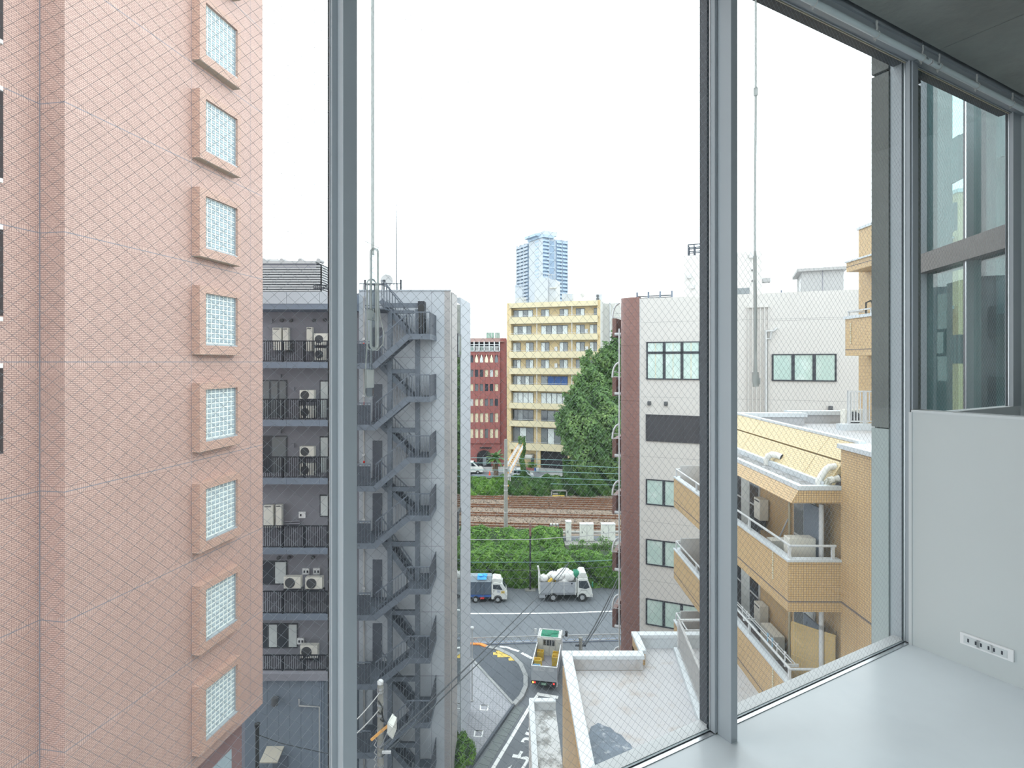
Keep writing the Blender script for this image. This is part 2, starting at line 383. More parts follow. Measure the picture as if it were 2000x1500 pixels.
# ================================================================ THE ROOM (local axes: x along the window wall, y outwards, z from eye height)
RZ = math.atan2(1093, 1960)
def R(o): o.location = (0, 0, EYE); o.rotation_euler = (0, 0, RZ); return o
def rs(mb, name, m, bevel=0): return struct(R(mb.build(name, m, None, None, bevel)))
FZ = -1.4; CZ = 1.55
rs(box(-2.8, 4.5, -3.5, 1.465, FZ-.25, FZ), 'floor', M['floor'])
# ceiling: two concrete panels with an open joint
cl = struct(R(empty('ceiling')))
for k, (a, b) in enumerate(((-2.8, 3.203), (3.211, 4.5))): box(a, b, -3.5, 1.392, CZ, CZ+.2).build('concrete_panel', M['ceiling'], cl)
box(3.15, 3.26, -3.5, 1.39, CZ+.03, CZ+.19).build('joint_backing', M['gasket'], cl)
rs(box(-2.8, 4.5, -3.6, -3.5, FZ, CZ+.2), 'wall_back', M['room_wall'])
rs(MB().box(-2.9, -2.8, -3.6, 1.5, FZ, FZ+.1).box(-2.9, -2.8, -3.6, 1.5, CZ-.1, CZ+.2).box(-2.9, -2.8, -3.6, -3.45, FZ+.1, CZ-.1), 'wall_left', M['room_wall'])
w5 = struct(R(empty('window_5')))           # unseen glazing added on the left to bring daylight into the room
box(-2.86, -2.85, -3.4, 1.4, FZ+.13, CZ-.13).build('glass_pane', M['glass'], w5)  # pane of the added, unseen glazing
MB().box(-2.89, -2.81, -3.45, 1.46, FZ+.1, FZ+.13).box(-2.89, -2.81, -3.45, 1.46, CZ-.13, CZ-.1).box(-2.89, -2.81, -1.0, -.95, FZ+.13, CZ-.13).build('frame', M['steel'], w5)  # frame of the added, unseen glazing
rs(box(4.36, 4.5, -3.5, 1.475, FZ, CZ), 'wall_right', M['white_wall'])
# half-height partition standing square to the glass
PT = -.236
pw = struct(R(empty('wall_partition')))
box(3.075, 3.145, -2.4, 1.452, FZ, PT-.012).build('board', M['white_wall'], pw)
box(3.070, 3.150, -2.4, 1.455, PT-.012, PT).build('cap_trim', M['trim'], pw)
box(3.070, 3.150, 1.452, 1.466, FZ, PT-.012).build('end_trim', M['trim'], pw)
# steel posts and the beam over the glass
for k, s0 in ((1, .306), (2, 1.700)):
    rs(box(s0, s0+.035, 1.400, 1.4625, FZ, 1.53), 'trim_%d' % k, M['steel'], .0015)
rs(box(3.085, 3.135, 1.4535, 1.4625, PT+.0005, 1.494), 'trim_3', M['steel'], .001)
bm_ = struct(R(empty('trim_4')))          # channel beam, two lengths with an open joint
for a, b in ((-2.8, 3.097), (3.103, 4.36)):
    MB().box(a, b, 1.418, 1.4625, 1.495, 1.5005).box(a, b, 1.418, 1.424, 1.5005, 1.6).box(a, b, 1.408, 1.418, 1.538, 1.549).build('channel', M['steel'], bm_)
box(-2.8, 4.36, 1.424, 1.5, 1.52, 1.75).build('beam_core', M['darkframe'], bm_)

def wires(s0, s1, z0, z1, n, p):
    mb = MB(); st = .0318; L = z1-z0; r = .00037
    k0 = int((s0-L)/st); k1 = int((s1+L)/st)+1
    for sg in (1, -1):
        for k in range(k0, k1+1):
            a = k*st                        # x = a + sg*(z - z0) (+L when falling)
            base = a if sg > 0 else a+L
            t0 = max(0, min(L, (s0-base)/sg if sg > 0 else (base-s1))); t1 = min(L, max(0, (s1-base) if sg > 0 else (base-s0)))
            if t1-t0 < .01: continue
            mb.tube([(base+sg*t0, n, z0+t0), (base+sg*t1, n, z0+t1)], r, 3, False)
    return stuff(mb.build('wire_mesh', M['wire'], p))
GT = 1.502; GB = FZ+.0065
def window(i, s0, s1, mesh=True, zb=GB):
    wn = struct(R(empty('window_%d' % i)))
    g0, g1 = s0-.013, s1-.013
    if i == 4: g0, g1 = s0+.012, s1
    box(g0, g1, 1.486, 1.494, zb, GT).build('glass_pane', M['glass'], wn)
    wires(g0, g1, zb, GT, 1.490, wn)
    # jambs either side, gaskets, bead
    box(g1, g1+.026 if i < 4 else g1+.11, 1.463, 1.502, zb, 1.53).build('jamb', M['steel'], wn)
    box(g0-.022, g0, 1.463, 1.502, zb, 1.53).build('jamb', M['steel'], wn)
    for q in (g0, g1): box(q-.003, q+.003, 1.4825, 1.4858, zb, GT).build('glazing_bead', M['alu'], wn)
    for q in (g0, g1): box(q-.004, q+.004, 1.4942, 1.4985, zb, GT).build('gasket', M['gasket'], wn)
    MB().box(g0-.02, g1+.02, 1.462, 1.4835, GT-.004, 1.53).box(g0-.02, g1+.02, 1.472, 1.4765, GT-.010, GT-.004).build('head_frame', M['steel'], wn)
    box(g0, g1, 1.4815, 1.4855, GT-.011, GT-.0045).build('head_bead', M['cream'], wn)
    box(g0-.035, g1+.035, 1.502, 1.548, 1.506, 1.7).build('outer_head', M['darkframe'], wn)
    if zb == GB:
        box(g0-.012, g1+.012, 1.4655, 1.4840, FZ-.05, FZ+.003).build('sill_track', M['alu'], wn)
        box(g0, g1, 1.4841, 1.4857, FZ-.05, FZ+.006).build('sill_gasket', M['gasket'], wn); box(g0, g1, 1.4858, 1.4944, FZ-.05, FZ+.0055).build('glazing_shoe', M['steel'], wn)
        box(g0-.02, g1+.02, 1.4945, 1.548, FZ-.2, FZ+.008).build('outer_sill', M['whitemetal'], wn)
    else:
        box(g0-.02, g1+.1, 1.463, 1.52, FZ, zb).build('sill_panel', M['trim'], wn)
    return wn
window(1, -1.05, .306); window(2, .341, 1.700); window(3, 1.735, 3.088); window(4, 3.125, 4.25, True, PT-.03)
om = struct(R(empty('trim_5')))             # outer mullions
for s0 in (.306, 1.700): box(s0, s0+.035, 1.503, 1.548, FZ-.2, 1.7).build('outer_mullion', M['darkframe'], om)
box(3.092, 3.13, 1.503, 1.562, FZ-.2, 1.7).build('outer_mullion', M['steel'], om)
# concrete pier outside the corner, pieces with open joints
pr = struct(R(empty('trim_6')))
for z0, z1, mk in ((FZ-3, -.345, 'pierlight'), (-.338, 1.49, 'pierconc'), (1.505, 1.9, 'pierconc')):
    box(3.08, 3.40, 1.564, 1.647, z0, z1).build('concrete_panel', M[mk], pr)
box(3.10, 3.38, 1.58, 1.64, FZ-3, 1.9).build('joint_backing', M['gasket'], pr)
rs(box(-2.8, 4.5, 1.42, 1.54, FZ-3, FZ-.25), 'wall_outer', M['pierlight'])
rs(box(-2.8, 4.5, 1.40, 1.56, 1.75, 2.6), 'trim_7', M['pierconc'])

# white tubes hung under the beam with frayed ties
def writing(txt, size, m, parent, loc, rot, name='lettering', ext=.0004, fat=0.0):
    cu = bpy.data.curves.new(name, 'FONT'); cu.body = txt; cu.size = size; cu.extrude = ext; cu.offset = fat; cu.align_x = 'CENTER'; cu.align_y = 'CENTER'
    o = bpy.data.objects.new(name, cu); dg = bpy.context.evaluated_depsgraph_get()
    COL.objects.link(o); dg.update(); me = bpy.data.meshes.new_from_object(o.evaluated_get(dg)); bpy.data.objects.remove(o)
    me.materials.clear(); me.materials.append(m); l = link(name, me, parent); l.location = loc; l.rotation_euler = rot; return l
def tube_thing(a, b, label, ties, ink):
    t = tag(R(empty('hanging_tube')), label, 'tube', 'white tubes along the window head')
    MB().tube([(a, 1.401, 1.474), (b, 1.401, 1.474)], .0135, 14).build('tube', M['pipewhite'], t)
    for e in (a, b-.004 if b > a else b): MB().tube([(e, 1.401, 1.474), (e+.004, 1.401, 1.474)], .0142, 14).build('end_cap', M['plastic'], t)
    for s in ties:
        mb = MB().tube([(s, 1.399+random.uniform(-.002, .002), 1.487+k*.008) for k in range(7)], [.0035+random.uniform(0, .002) for k in range(7)], 6)
        mb.tube([(s, 1.401+.0155*math.cos(q*.6), 1.474+.0155*math.sin(q*.6)) for q in range(11)], .0022, 4)
        for k in range(4): mb.tube([(s-.006+k*.004, 1.405, 1.46), (s-.008+k*.005, 1.409, 1.450+random.uniform(-.004, .004))], .0016, 4)
        mb.build('frayed_tie', M['rope'], t)
    writing('F2-1' if ink == 0 else '1-2F', .012, M['slot'], t, ((b-.045) if ink == 0 else (a+.05), 1.3871, 1.470), (math.radians(88), 0, 0))
    return t
tube_thing(.2, 3.125, 'long white tube hung on frayed ties over the two middle panes', (.9, 1.55, 2.2, 2.66, 3.06), 0)
tube_thing(3.135, 4.33, 'white tube hung on frayed ties over the teal view behind the partition', (3.22, 3.62, 4.05), 1)

# power strip on the partition
rot = RZ
ps = thing('outlet_strip', 'long white wall strip with three twin power sockets low on the partition', 'power strip', (0, 0, EYE), RZ)
def onpart(px, py):
    p = hit(ps, px, py, 'x', 3.075); return p.y, p.z
ya, za = onpart(1877, 1237); yb, zb_ = onpart(1982, 1289)
h = .052; zc = (FZ+.235)
za2 = onpart(1877, 1247)[1]; zc = (za2+onpart(1982, 1278)[1])/2
MB().box(3.063, 3.0748, yb, ya, zc-h/2, zc+h/2).build('strip_body', M['plastic'], ps, None, .002)
for px in (1901, 1926, 1952):
    y = onpart(px, 1260)[0]
    so = box(3.0612, 3.0628, y-.032, y+.032, zc-.017, zc+.017).build('socket', M['trim'], ps, None, .0006)
    for dy in (-.014, .014):
        box(3.0604, 3.0611, y+dy-.0032, y+dy+.0032, zc-.008, zc+.008).build('slot', M['slot'], so)

# window-opener wands
def wand(s, n, z_top, segs, label, px):
    t = tag(thing('window_wand', label, 'wand', (s*math.cos(RZ)-n*math.sin(RZ), s*math.sin(RZ)+n*math.cos(RZ), EYE), RZ), label, 'wand'); return t
Yw = .487*.385+.873*1.42
zz = lambda py: -(py-HY)*Yw/F
t1 = wand(.385, 1.42, 0, 0, 'clear wand with a looped cord hanging beside the left steel post', 728)
MB().tube([(0, 0, 1.49), (0, 0, zz(497))], .0042, 10).build('rod', M['cordplastic'], t1)
MB().tube([(0, -.002, zz(497)), (0, -.002, zz(676))], .0052, 10).build('cord_core', M['acrylic'], t1)
px2 = Yw/F/.93
def lp(x0, x1, y0, y1, r, m, nm, dy=-.008, n=28):
    cx, hw = (x0+x1)/2, (x1-x0)/2; pts = []
    for k in range(n+1):
        q = 2*math.pi*k/n; c, s_ = math.cos(q), math.sin(q)
        zz_ = (zz(y0)-hw*px2*(1-max(s_, 0)*1)) if s_ > 0 else (zz(y1)+hw*px2*(1-max(-s_, 0)))
        pts.append(((cx+hw*c-728)*px2, dy, zz_))
    return MB().tube(pts, r, 7, False).build(nm, M[m], t1)
lp(723, 736, 487, 681, .0034, 'cordplastic', 'looped_hose')
lp(719, 735, 545, 684, .0022, 'cordplastic', 'looped_cord', .006)
MB().tube([((735-728)*px2, -.004, zz(570)), ((741-728)*px2, -.004, zz(620)), ((748-728)*px2, -.004, zz(650)), ((746-728)*px2, -.004, zz(672)), ((736-728)*px2, -.004, zz(684)), ((726-728)*px2, -.004, zz(683))], .0016, 6).build('loose_cord', M['cordplastic'], t1)
MB().tube([((717-728)*px2, -.012, zz(606)), ((727-728)*px2, -.012, zz(604)), ((728-728)*px2, -.012, zz(626)), ((716-728)*px2, -.012, zz(624))], .0018, 6).bar(((722-728)*px2, -.014, zz(607)), ((719-728)*px2, -.014, zz(626)), .0125, .004).build('tag', M['cordplastic'], t1)
MB().tube([((724.5-728)*px2, 0, zz(676)), ((724.5-728)*px2, 0, zz(724))], .0045, 10).build('lower_rod', M['acrylic'], t1)
hx = (722.5-728)*px2; hwid = 6.6*px2
MB().box(hx-hwid, hx+hwid, -hwid, hwid, zz(757), zz(722)).build('handle', M['cordplastic'], t1, None, .002)
MB().box(hx-hwid*.94, hx+hwid*.94, -hwid*.9, hwid*.9, zz(775), zz(757.3)).build('handle_end', M['acrylic'], t1, None, .002)
MB().tube([((717-728)*px2, -.006, zz(660)), ((714-728)*px2, -.006, zz(720)), ((712.5-728)*px2, -.006, zz(765)), ((715-728)*px2, -.006, zz(774)), ((721-728)*px2, -.006, zz(775))], .0018, 6).build('pull_cord', M['cordplastic'], t1)
Yw = .487*1.863+.873*1.42
t2 = wand(1.863, 1.42, 0, 0, 'slim grey wand hanging right of the thick steel post', 1476)
px3 = Yw/F/.83
zz2 = lambda py: -(py-HY)*Yw/F
MB().tube([(0, 0, 1.49), (0, 0, zz2(172))], .0040, 10).build('rod', M['cordplastic'], t2)
MB().tube([(0, 0, zz2(172)), (0, 0, zz2(186))], .0085, 10).build('joint_sleeve', M['cordplastic'], t2)
MB().tube([(0, 0, zz2(186)), (-2*px3, 0, zz2(400)), (-2*px3, 0, zz2(500))], .0048, 10).build('middle_rod', M['cordplastic'], t2)
MB().tube([(-2*px3, 0, zz2(500)), (-1*px3, 0, zz2(700)), (-1*px3, 0, zz2(727))], [.0066, .0058, .0075], 10).build('lower_rod', M['cordplastic'], t2)
MB().tube([(1*px3, .006, zz2(548)), (4*px3, .006, zz2(560)), (5*px3, .006, zz2(640)), (3*px3, .006, zz2(686)), (1*px3, .006, zz2(684))], .003, 7).build('looped_cord', M['cordplastic'], t2)
MB().tube([(-1*px3, 0, zz2(727)), (-1*px3, 0, zz2(740)), (0, 0, zz2(755))], [.0115, .0125, .0110], 12).build('handle', M['cordplastic'], t2)
box(3*px3, 8*px3, -.006, .006, zz2(751), zz2(738)).build('handle_tab', M['cordplastic'], t2, None, .001)

# ================================================================ THE STREET BELOW
struct(box(-60, 60, -60, 90, -.3, 0).build('ground', M['asphalt'], None))
def flat(name, pix, z, m, h=.02, parent=None):
    return MB().poly([G(px, py, z)[:2] for px, py in pix], 0 if h > .019 else z-h, z).build(name, m, parent)
def ribbon(name, pix, wd, z0, z1, m, parent=None):
    pts = [G(px, py, z1) for px, py in pix]; mb = MB()
    L, Rr = [], []
    for i, p in enumerate(pts):
        t = (pts[min(i+1, len(pts)-1)]-pts[max(i-1, 0)]); t.z = 0; t.normalize(); nrm = Vector((-t.y, t.x, 0))*wd/2
        L.append(p+nrm); Rr.append(p-nrm)
    for i in range(len(pts)-1):
        mb.poly([L[i][:2], L[i+1][:2], Rr[i+1][:2], Rr[i][:2]], z0, z1)
    return mb.build(name, m, parent)
street = struct(empty('trim_8'))             # everything laid on or painted on the roadway
ribbon('lane_line', [(860, 1199), (918, 1198.3), (1000, 1198.3), (1100, 1197), (1215, 1193)], .17, .001, .012, M['paint'], street)
wedge = [(890, 1257), (918, 1256), (938, 1257.5), (950, 1262), (975, 1268), (1000, 1280), (1017, 1297), (1026, 1318), (1026, 1340), (1018, 1358), (1003, 1375), (922, 1288), (890, 1300)]
flat('corner_asphalt', wedge, .10, M['asphaltdk'], .1, street)
ribbon('kerb_orange', [(880, 1257.5), (918, 1256.3), (938, 1257), (950, 1261.5)], .28, 0, .17, M['kerborange'], street)
ribbon('kerb', [(950, 1261.5), (975, 1267.5), (1000, 1279.5), (1017, 1296.5), (1026.5, 1318), (1026.5, 1340), (1018.5, 1358), (1003, 1375)], .3, 0, .16, M['kerb'], street)
flat('plaza_paving', [(919, 1284), (1002, 1374), (914, 1500), (880, 1545), (850, 1545), (900, 1400)], .14, M['paving'], .14, street)
ribbon('plaza_kerb', [(921, 1285), (1002.5, 1374)], .16, 0, .2, M['kerb'], street)
ribbon('plaza_kerb', [(1003, 1375), (914, 1502), (885, 1545)], .14, 0, .18, M['asphaltdk'], street)
gut = [G(1006+(i*(925-1006)/9), 1378+i*(1505-1378)/9, 0) for i in range(10)]
for i in range(9):
    a, b = gut[i], gut[i+1]; t = (b-a).normalized(); nn = Vector((t.y, -t.x, 0))*-.62
    if nn.x < 0: nn = -nn
    MB().poly([(a+t*.012)[:2], (b-t*.012)[:2], (b-t*.012+nn)[:2], (a+t*.012+nn)[:2]], .001, .014).build('gutter_slab', M['gutter'], street)
ribbon('stop_line', [(1053, 1353), (1037, 1376), (963, 1500), (935, 1545)], .2, .001, .012, M['paint'], street)
ribbon('cross_line', [(1054, 1356), (1090, 1362)], .3, .001, .012, M['paint'], street)
ribbon('dashed_edge', [(976, 1262.5), (990, 1264), (1002, 1268.5), (1014, 1272)], .22, .001, .012, M['paint'], street)
ribbon('dashed_edge', [(1019, 1275), (1030, 1281), (1039, 1286)], .25, .001, .012, M['paint'], street)
for a in ((963, 971, 1274, 1279), (969, 985.6, 1270.5, 1276.5), (971, 986, 1277, 1283.3), (986.2, 995, 1275, 1283), (995.4, 1003.5, 1280.5, 1285.2), (993, 1010, 1285.6, 1290)):
    MB().poly([G(a[0], a[2], .12)[:2], G(a[1], a[2], .12)[:2], G(a[1]+.5, a[3], .12)[:2], G(a[0]+.5, a[3], .12)[:2]], .1, .116).build('tactile_paving', M['yellowpaint'], street)
for pix in ([(939, 1377), (954, 1377), (952, 1387), (938, 1386)], [(928, 1427), (943, 1427), (941, 1439), (926, 1438)]):
    ribbon('manhole_frame', pix+[pix[0]], .09, .14, .15, M['paint'], street)
    ribbon('manhole_frame', pix[:2], .09, .14, .15, M['paint'], street)
# road lettering, partly hidden by the lower roof
rzs = -.375
for ch, px, py in (('ま', 1037, 1441), ('れ', 1013, 1494)):
    g = G(px, py); o = writing(ch, 1.5, M['paint'], street, (g.x, g.y, .004), (0, 0, rzs), 'lettering', .006, .035); o.scale = (.85, 1.35, 1)
# ================================================================ PINK TILED TOWER (left)
pk = thing('pink_apartment_tower', 'pink tiled apartment tower with a column of boxed glass-block windows', 'building', (X(126, 12.6), 12.6, 0), -math.atan(.174))
ZB = 9.62
MB().box(-9, 0, 0, 7.31, ZB, 40).build('tiled_wall', M['pink'], pk)
box(-9, -.66, -9, 0, ZB-4, 40).build('recessed_wall', M['pink'], pk)
box(-9, -.42, .6, 6.75, 0, ZB).build('base_wall', M['pinkdark'], pk)
for y in (3.88, 6.62): box(-.002, .0012, y-.006, y+.006, ZB, 40).build('wall_joint', M['joint'], pk)
box(-.66, -.645, -.016, -.004, ZB, 40).build('wall_joint', M['joint'], pk)
bots = [-75, 117, 308, 500, 692, 883, 1080, 1279, 1476]
y0, y1, oy0, oy1, D = 3.905, 5.757, 4.16, 5.60, .26
first = None
for i, bpy_ in enumerate(bots):
    z = Z(bpy_, 16.455); H = 2.03; oz0, oz1 = .27, 1.83
    wn = empty('window'); wn.parent = pk; wn.location = (0, 0, z)
    mb = MB().box(.0, D, y0, oy0, 0, H).box(0, D, oy1, y1, 0, H).box(0, D, oy0, oy1, oz1, H).box(0, D, oy0, oy1, 0, oz0)
    mb.build('box_frame', M['pinkbox'], wn)
    box(.0, D-.01, y0+.01, y1-.01, -.012, -.001).build('underside', M['pinkunder'], wn)
    gm = MB(); jm = MB(); nc, nr = 8, 10; xf = D-.10
    cw, ch = (oy1-oy0)/nc, (oz1-oz0-.08)/nr
    for c in range(nc):
        for r_ in range(nr):
            a, b = oy0+c*cw+.016, oz0+.08+r_*ch+.016
            gm.add([(xf-.02, a, b), (xf-.02, a+cw-.032, b), (xf-.02, a+cw-.032, b+ch-.032), (xf-.02, a, b+ch-.032),
                    (xf+.004, a+.03, b+.03), (xf+.004, a+cw-.062, b+.03), (xf+.004, a+cw-.062, b+ch-.062), (xf+.004, a+.03, b+ch-.062)],
                   [(4, 5, 6, 7), (0, 1, 5, 4), (1, 2, 6, 5), (2, 3, 7, 6), (3, 0, 4, 7)])
    box(xf-.08, xf-.019, oy0, oy1, oz0, oz1).build('joint_grid', M['gjoint'], wn)
    for c in range(nc+1): jm.box(xf-.02, xf+.002, oy0+c*cw-.013, oy0+c*cw+.013, oz0+.08, oz1)
    for r_ in range(nr+1): jm.box(xf-.02, xf+.003, oy0, oy1, oz0+.08+r_*ch-.013, oz0+.08+r_*ch+.013)
    stuff(jm.build('joint_bars', M['gjoint'], wn)); stuff(gm.build('glass_blocks', M['gblock'], wn))
    MB().box(xf-.02, D-.006, oy0, oy1, oz0-.001, oz0+.035).box(xf-.02, xf+.03, oy1-.03, oy1+.001, oz0, oz1).build('sill_flashing', M['steel'], wn)
# small window band in the recessed wall, only its edge shows
for k in range(-3, 3):
    zt = Z(85, 11.97)-k*2.93
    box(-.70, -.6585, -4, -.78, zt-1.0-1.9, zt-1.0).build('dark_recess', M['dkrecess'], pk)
    box(-.68, -.56, -4, -.86, zt-.09, zt).build('white_sill', M['whitesill'], pk)
    box(-.68, -.56, -4, -.86, zt-1.08, zt-.98).build('white_sill', M['whitesill'], pk)
box(-.45, -.40, 5.1, 6.2, ZB-2.4, ZB-.9).build('glass_blocks', M['gblock'], pk)

# ================================================================ GREY APARTMENT BLOCK with balconies and steel escape stair
GY = 28.5
gx = X(879, GY)                        # right front corner
gr = thing('grey_apartment_block', 'grey apartment block with dark railed balconies and pale end wall', 'building', (gx, GY, 0), 0)
lx = lambda px, Y: X(px, Y)-gx         # local x of a pixel at depth Y
lz = lambda py, Y: Z(py, Y)
ztop = Z(568, GY)
sl = [707, 820.5, 934, 1070.5, 1199.5, 1311]            # slab top rows
RYd = 27.4                             # railing plane depth
zs = [Z(p, RYd) for p in sl]
xl = lx(430, RYd); xm = lx(701, GY)
# end wall with the stair in front, right face with its mirror strip
ang = .095
def rf(t, x=0): return (x+ang*t, t)     # along the receding right face
tA, tB, tC = 1.89, 2.93, 6.17
pts = lambda t0, t1, xo=0: [rf(t0), rf(t1), (xm, t1), (xm, t0)]
mb = MB().poly([(lx(868, GY), 0), (lx(868, GY), .9), (xm, .9), (xm, 0)], 0, ztop); mb.build('end_wall', M['palegrey'], gr)
box(lx(868, GY)+.001, 0, -.004, .5, 0, ztop).build('beige_tile_strip', M['beigetile'], gr)
MB().poly([rf(.5), rf(tA), (-1.2, tA), (-1.2, .5)], 0, ztop).build('side_wall', M['beigetile'], gr)
MB().poly([rf(tB), rf(tC), (-1.2, tC), (-1.2, tB)], 0, ztop-.0).build('side_wall', M['palegrey'], gr)
MB().poly([rf(tA, -.02), rf(tB, -.02), (-1.2, tB), (-1.2, tA)], 0, ztop-.4).build('mirror_glass', M['mirror'], gr)
for py in (652, 995):
    z = Z(py, 31); MB().poly([rf(tA+.1, .04), rf(tB-.1, .04), rf(tB-.1, -.2), rf(tA+.1, -.2)], z-1.3, z).build('projecting_window', M['darkframe'], gr)
    MB().poly([rf(tA+.2, .06), rf(tB-.2, .06), rf(tB-.2, -.1), rf(tA+.2, -.1)], z-1.15, z-.15).build('window_pane', M['mirror'], gr)
box(xl, xm, .9, 6, 0, ztop-.02).build('rear_mass', M['greywall'], gr)
MB().box(xm, 0.03, -.05, .2, ztop, ztop+.05).build('coping', M['palegrey'], gr)
for py in (698, 822, 934, 1067, 1195, 1320): box(lx(702, GY), lx(867, GY), -.003, .0, Z(py, GY)-.012, Z(py, GY)+.012).build('wall_joint', M['greywall'], gr)
for px in (843,): box(lx(px, GY)-.01, lx(px, GY)+.01, -.003, 0, 0, ztop).build('wall_joint', M['greywall'], gr)
# balcony floors
WB = .45                               # back wall of balconies (local y)
yr = RYd-GY
box(xl, xm, WB, .95, 0, ztop-.9).build('back_wall', M['greywall'], gr)
pz0, pz1 = Z(593, RYd), Z(570, RYd)
for i in range(4):
    a, b = xl+(xm-xl)*i/4, xl+(xm-xl)*(i+1)/4
    box(a+.006, b-.006, yr, yr+.2, pz0, pz1).build('parapet_panel', M['palegrey'], gr)
box(xl, xm, yr+.02, WB+.2, Z(604, RYd), pz1-.03).build('roof_slab', M['bluegrey'], gr)
for i, z in enumerate(zs):
    if i < 5:
        for k in range(4):
            a, b = xl+(xm-xl)*k/4, xl+(xm-xl)*(k+1)/4
            box(a+.004, b-.004, yr, yr+.12, z-.30, z).build('slab_edge', M['bluegrey'], gr)
        box(xl, xm, yr+.12, WB+.1, z-.26, z-.02).build('balcony_slab', M['greywall'], gr)
    else:
        box(xl, xm, yr-.2, WB+.1, z-.36, z-.02).build('balcony_slab', M['greywall'], gr)
rt = [665, 779, 892, 1027, 1155, 1280]
def railing(xa, xb, y, z0, z1, parent, post=.0, m='rail'):
    rl = MB().box(xa, xb, y-.025, y+.025, z1-.05, z1).build('railing', M[m], parent)
    mb = MB().box(xa, xb, y-.015, y+.015, z0, z0+.04)
    n = int((xb-xa)/.105)
    for k in range(n+1):
        x = xa+(xb-xa)*k/n; mb.box(x-.018, x+.018, y-.012, y+.012, z0+.04, z1-.05)
    stuff(mb.build('balusters', M[m], rl)); return rl
for i in range(6):
    z1 = Z(rt[i], RYd); z0 = zs[i]+.03
    rl = railing(xl, xm, yr+.07, z0, z1, gr)
    for px in (551, 594, 638, 681):
        box(lx(px, RYd)-.03, lx(px, RYd)+.03, yr+.03, yr+.1, zs[i]-.03, z1).build('post', M['rail'], rl)
# doors and windows of the balcony wall
def gwin(px0, px1, py0, py1, cols, dark=True):
    Y = GY+WB; a, b, c, d = lx(px0, Y), lx(px1, Y), Z(py1, Y), Z(py0, Y)
    fr = box(a, b, WB-.05, WB+.001, c, d).build('window', M['darkframe'], gr)
    n = len(cols)
    for k, mk in enumerate(cols):
        box(a+(b-a)*k/n+.05, a+(b-a)*(k+1)/n-.05, WB-.056, WB-.049, c+.06, d-.06).build('pane', M[mk], fr)
gwin(512, 561, 742, 820, ('glassgrey', 'glassgrey', 'glassgrey')); gwin(625, 660, 743, 820, ('curtain',))
gwin(500, 561, 851, 934, ('glassdark', 'glassgrey')); gwin(625, 660, 852, 934, ('curtain',))
gwin(625, 660, 966, 1009, ('curtain',))
gwin(512, 561, 1095, 1141, ('glassdark', 'curtain')); gwin(505, 582, 1217, 1265, ('glassdark', 'curtain', 'glassdark', 'curtain'))
def vent(px, py, r=.09):
    Y = GY+WB; MB().tube([(lx(px, Y), WB-.12, Z(py, Y)), (lx(px, Y), WB, Z(py, Y))], r, 10).build('vent_cap', M['fan'], gr)
for p in ((551, 626), (569, 626), (614, 626), (635, 625), (612, 1088), (565, 1088), (545, 1089)): vent(*p)
def vbox(px, py, n=2):
    Y = GY+WB; o = box(lx(px-6.5, Y), lx(px+6.5, Y), WB-.08, WB, Z(py+6, Y), Z(py-6, Y)).build('vent_plate', M['plastic'], gr)
    for k in range(n): box(lx(px-4+k*6, Y), lx(px-1+k*6, Y), WB-.09, WB-.081, Z(py+2.5, Y), Z(py-2, Y)).build('vent_hole', M['slot'], o)
for p in ((598, 1115), (619, 1115), (588, 1251), (591, 1005, 1)): vbox(*p)
for p in ((530, 627), (573, 760), (573, 870), (547, 735), (547, 842)):
    Y = GY+WB; box(lx(p[0]-3, Y), lx(p[0]+3, Y), WB-.1, WB, Z(p[1]+4, Y), Z(p[1]-4, Y)).build('junction_box', M['greywall'], gr)
for k in range(3):
    Y = GY+WB; MB().tube([(lx(552, Y), WB-.08, Z(1018+k*4.5, Y)), (lx(588, Y), WB-.08, Z(1017+k*4.5, Y))], .05, 7).build('wall_pipe', M['greywall'], gr)
for k in range(4):
    Y = GY+WB; MB().tube([(lx(563, Y), WB-.1, Z(667+k*6.3, Y)), (lx(575, Y), WB-.1, Z(666.5+k*6.3, Y))], .05, 7).build('wall_pipe', M['fan'], gr)
# podium wall under the balconies
yb0 = yr+.0
zpod = zs[5]-.36
for k in range(8):
    a, b = lx(478+k*22, RYd), lx(478+(k+1)*22, RYd)
    box(a+.006, b-.006, yb0, yb0+.3, 0, zpod-.02).build('podium_panel', M['bluewall'], gr)
box(lx(478, RYd), xm, yb0+.02, .3, 0, zpod).build('podium_core', M['bluegrey'], gr)
MB().tube([(lx(540, RYd), yb0-.25, Z(1369, RYd)), (lx(540, RYd), yb0, Z(1361, RYd))], .13, 10).tube([(lx(540, RYd), yb0-.22, Z(1372, RYd)), (lx(540, RYd), yb0-.2, Z(1358, RYd))], .16, 10).build('vent_hood', M['fan'], gr)
MB().tube([(lx(585, RYd), yb0-.06, Z(1364, RYd)), (lx(585, RYd), yb0-.06, Z(1377, RYd)), (lx(625, RYd), yb0-.06, Z(1379, RYd)), (lx(625, RYd), yb0-.06, 0)], .045, 8).build('drain_pipe', M['louver'], gr)
for px in (628, 632): MB().tube([(lx(px, RYd), yb0-.08, zpod+.3), (lx(px, RYd), yb0-.08, 0)], .05, 8).build('drain_pipe', M['bluegrey'], gr)
aw = MB().prism([(lx(521, RYd), yb0, Z(1457, RYd)), (lx(521, RYd), yb0-.8, Z(1466, RYd)), (lx(521, RYd), yb0-.8, Z(1468, RYd)), (lx(521, RYd), yb0, Z(1460, RYd))], (lx(555, RYd)-lx(521, RYd), 0, 0)).build('door_awning', M['pinkunder'], gr)
box(lx(533, RYd), lx(563, RYd), yb0-.03, yb0, 0, Z(1475, RYd)).build('door', M['door'], gr)
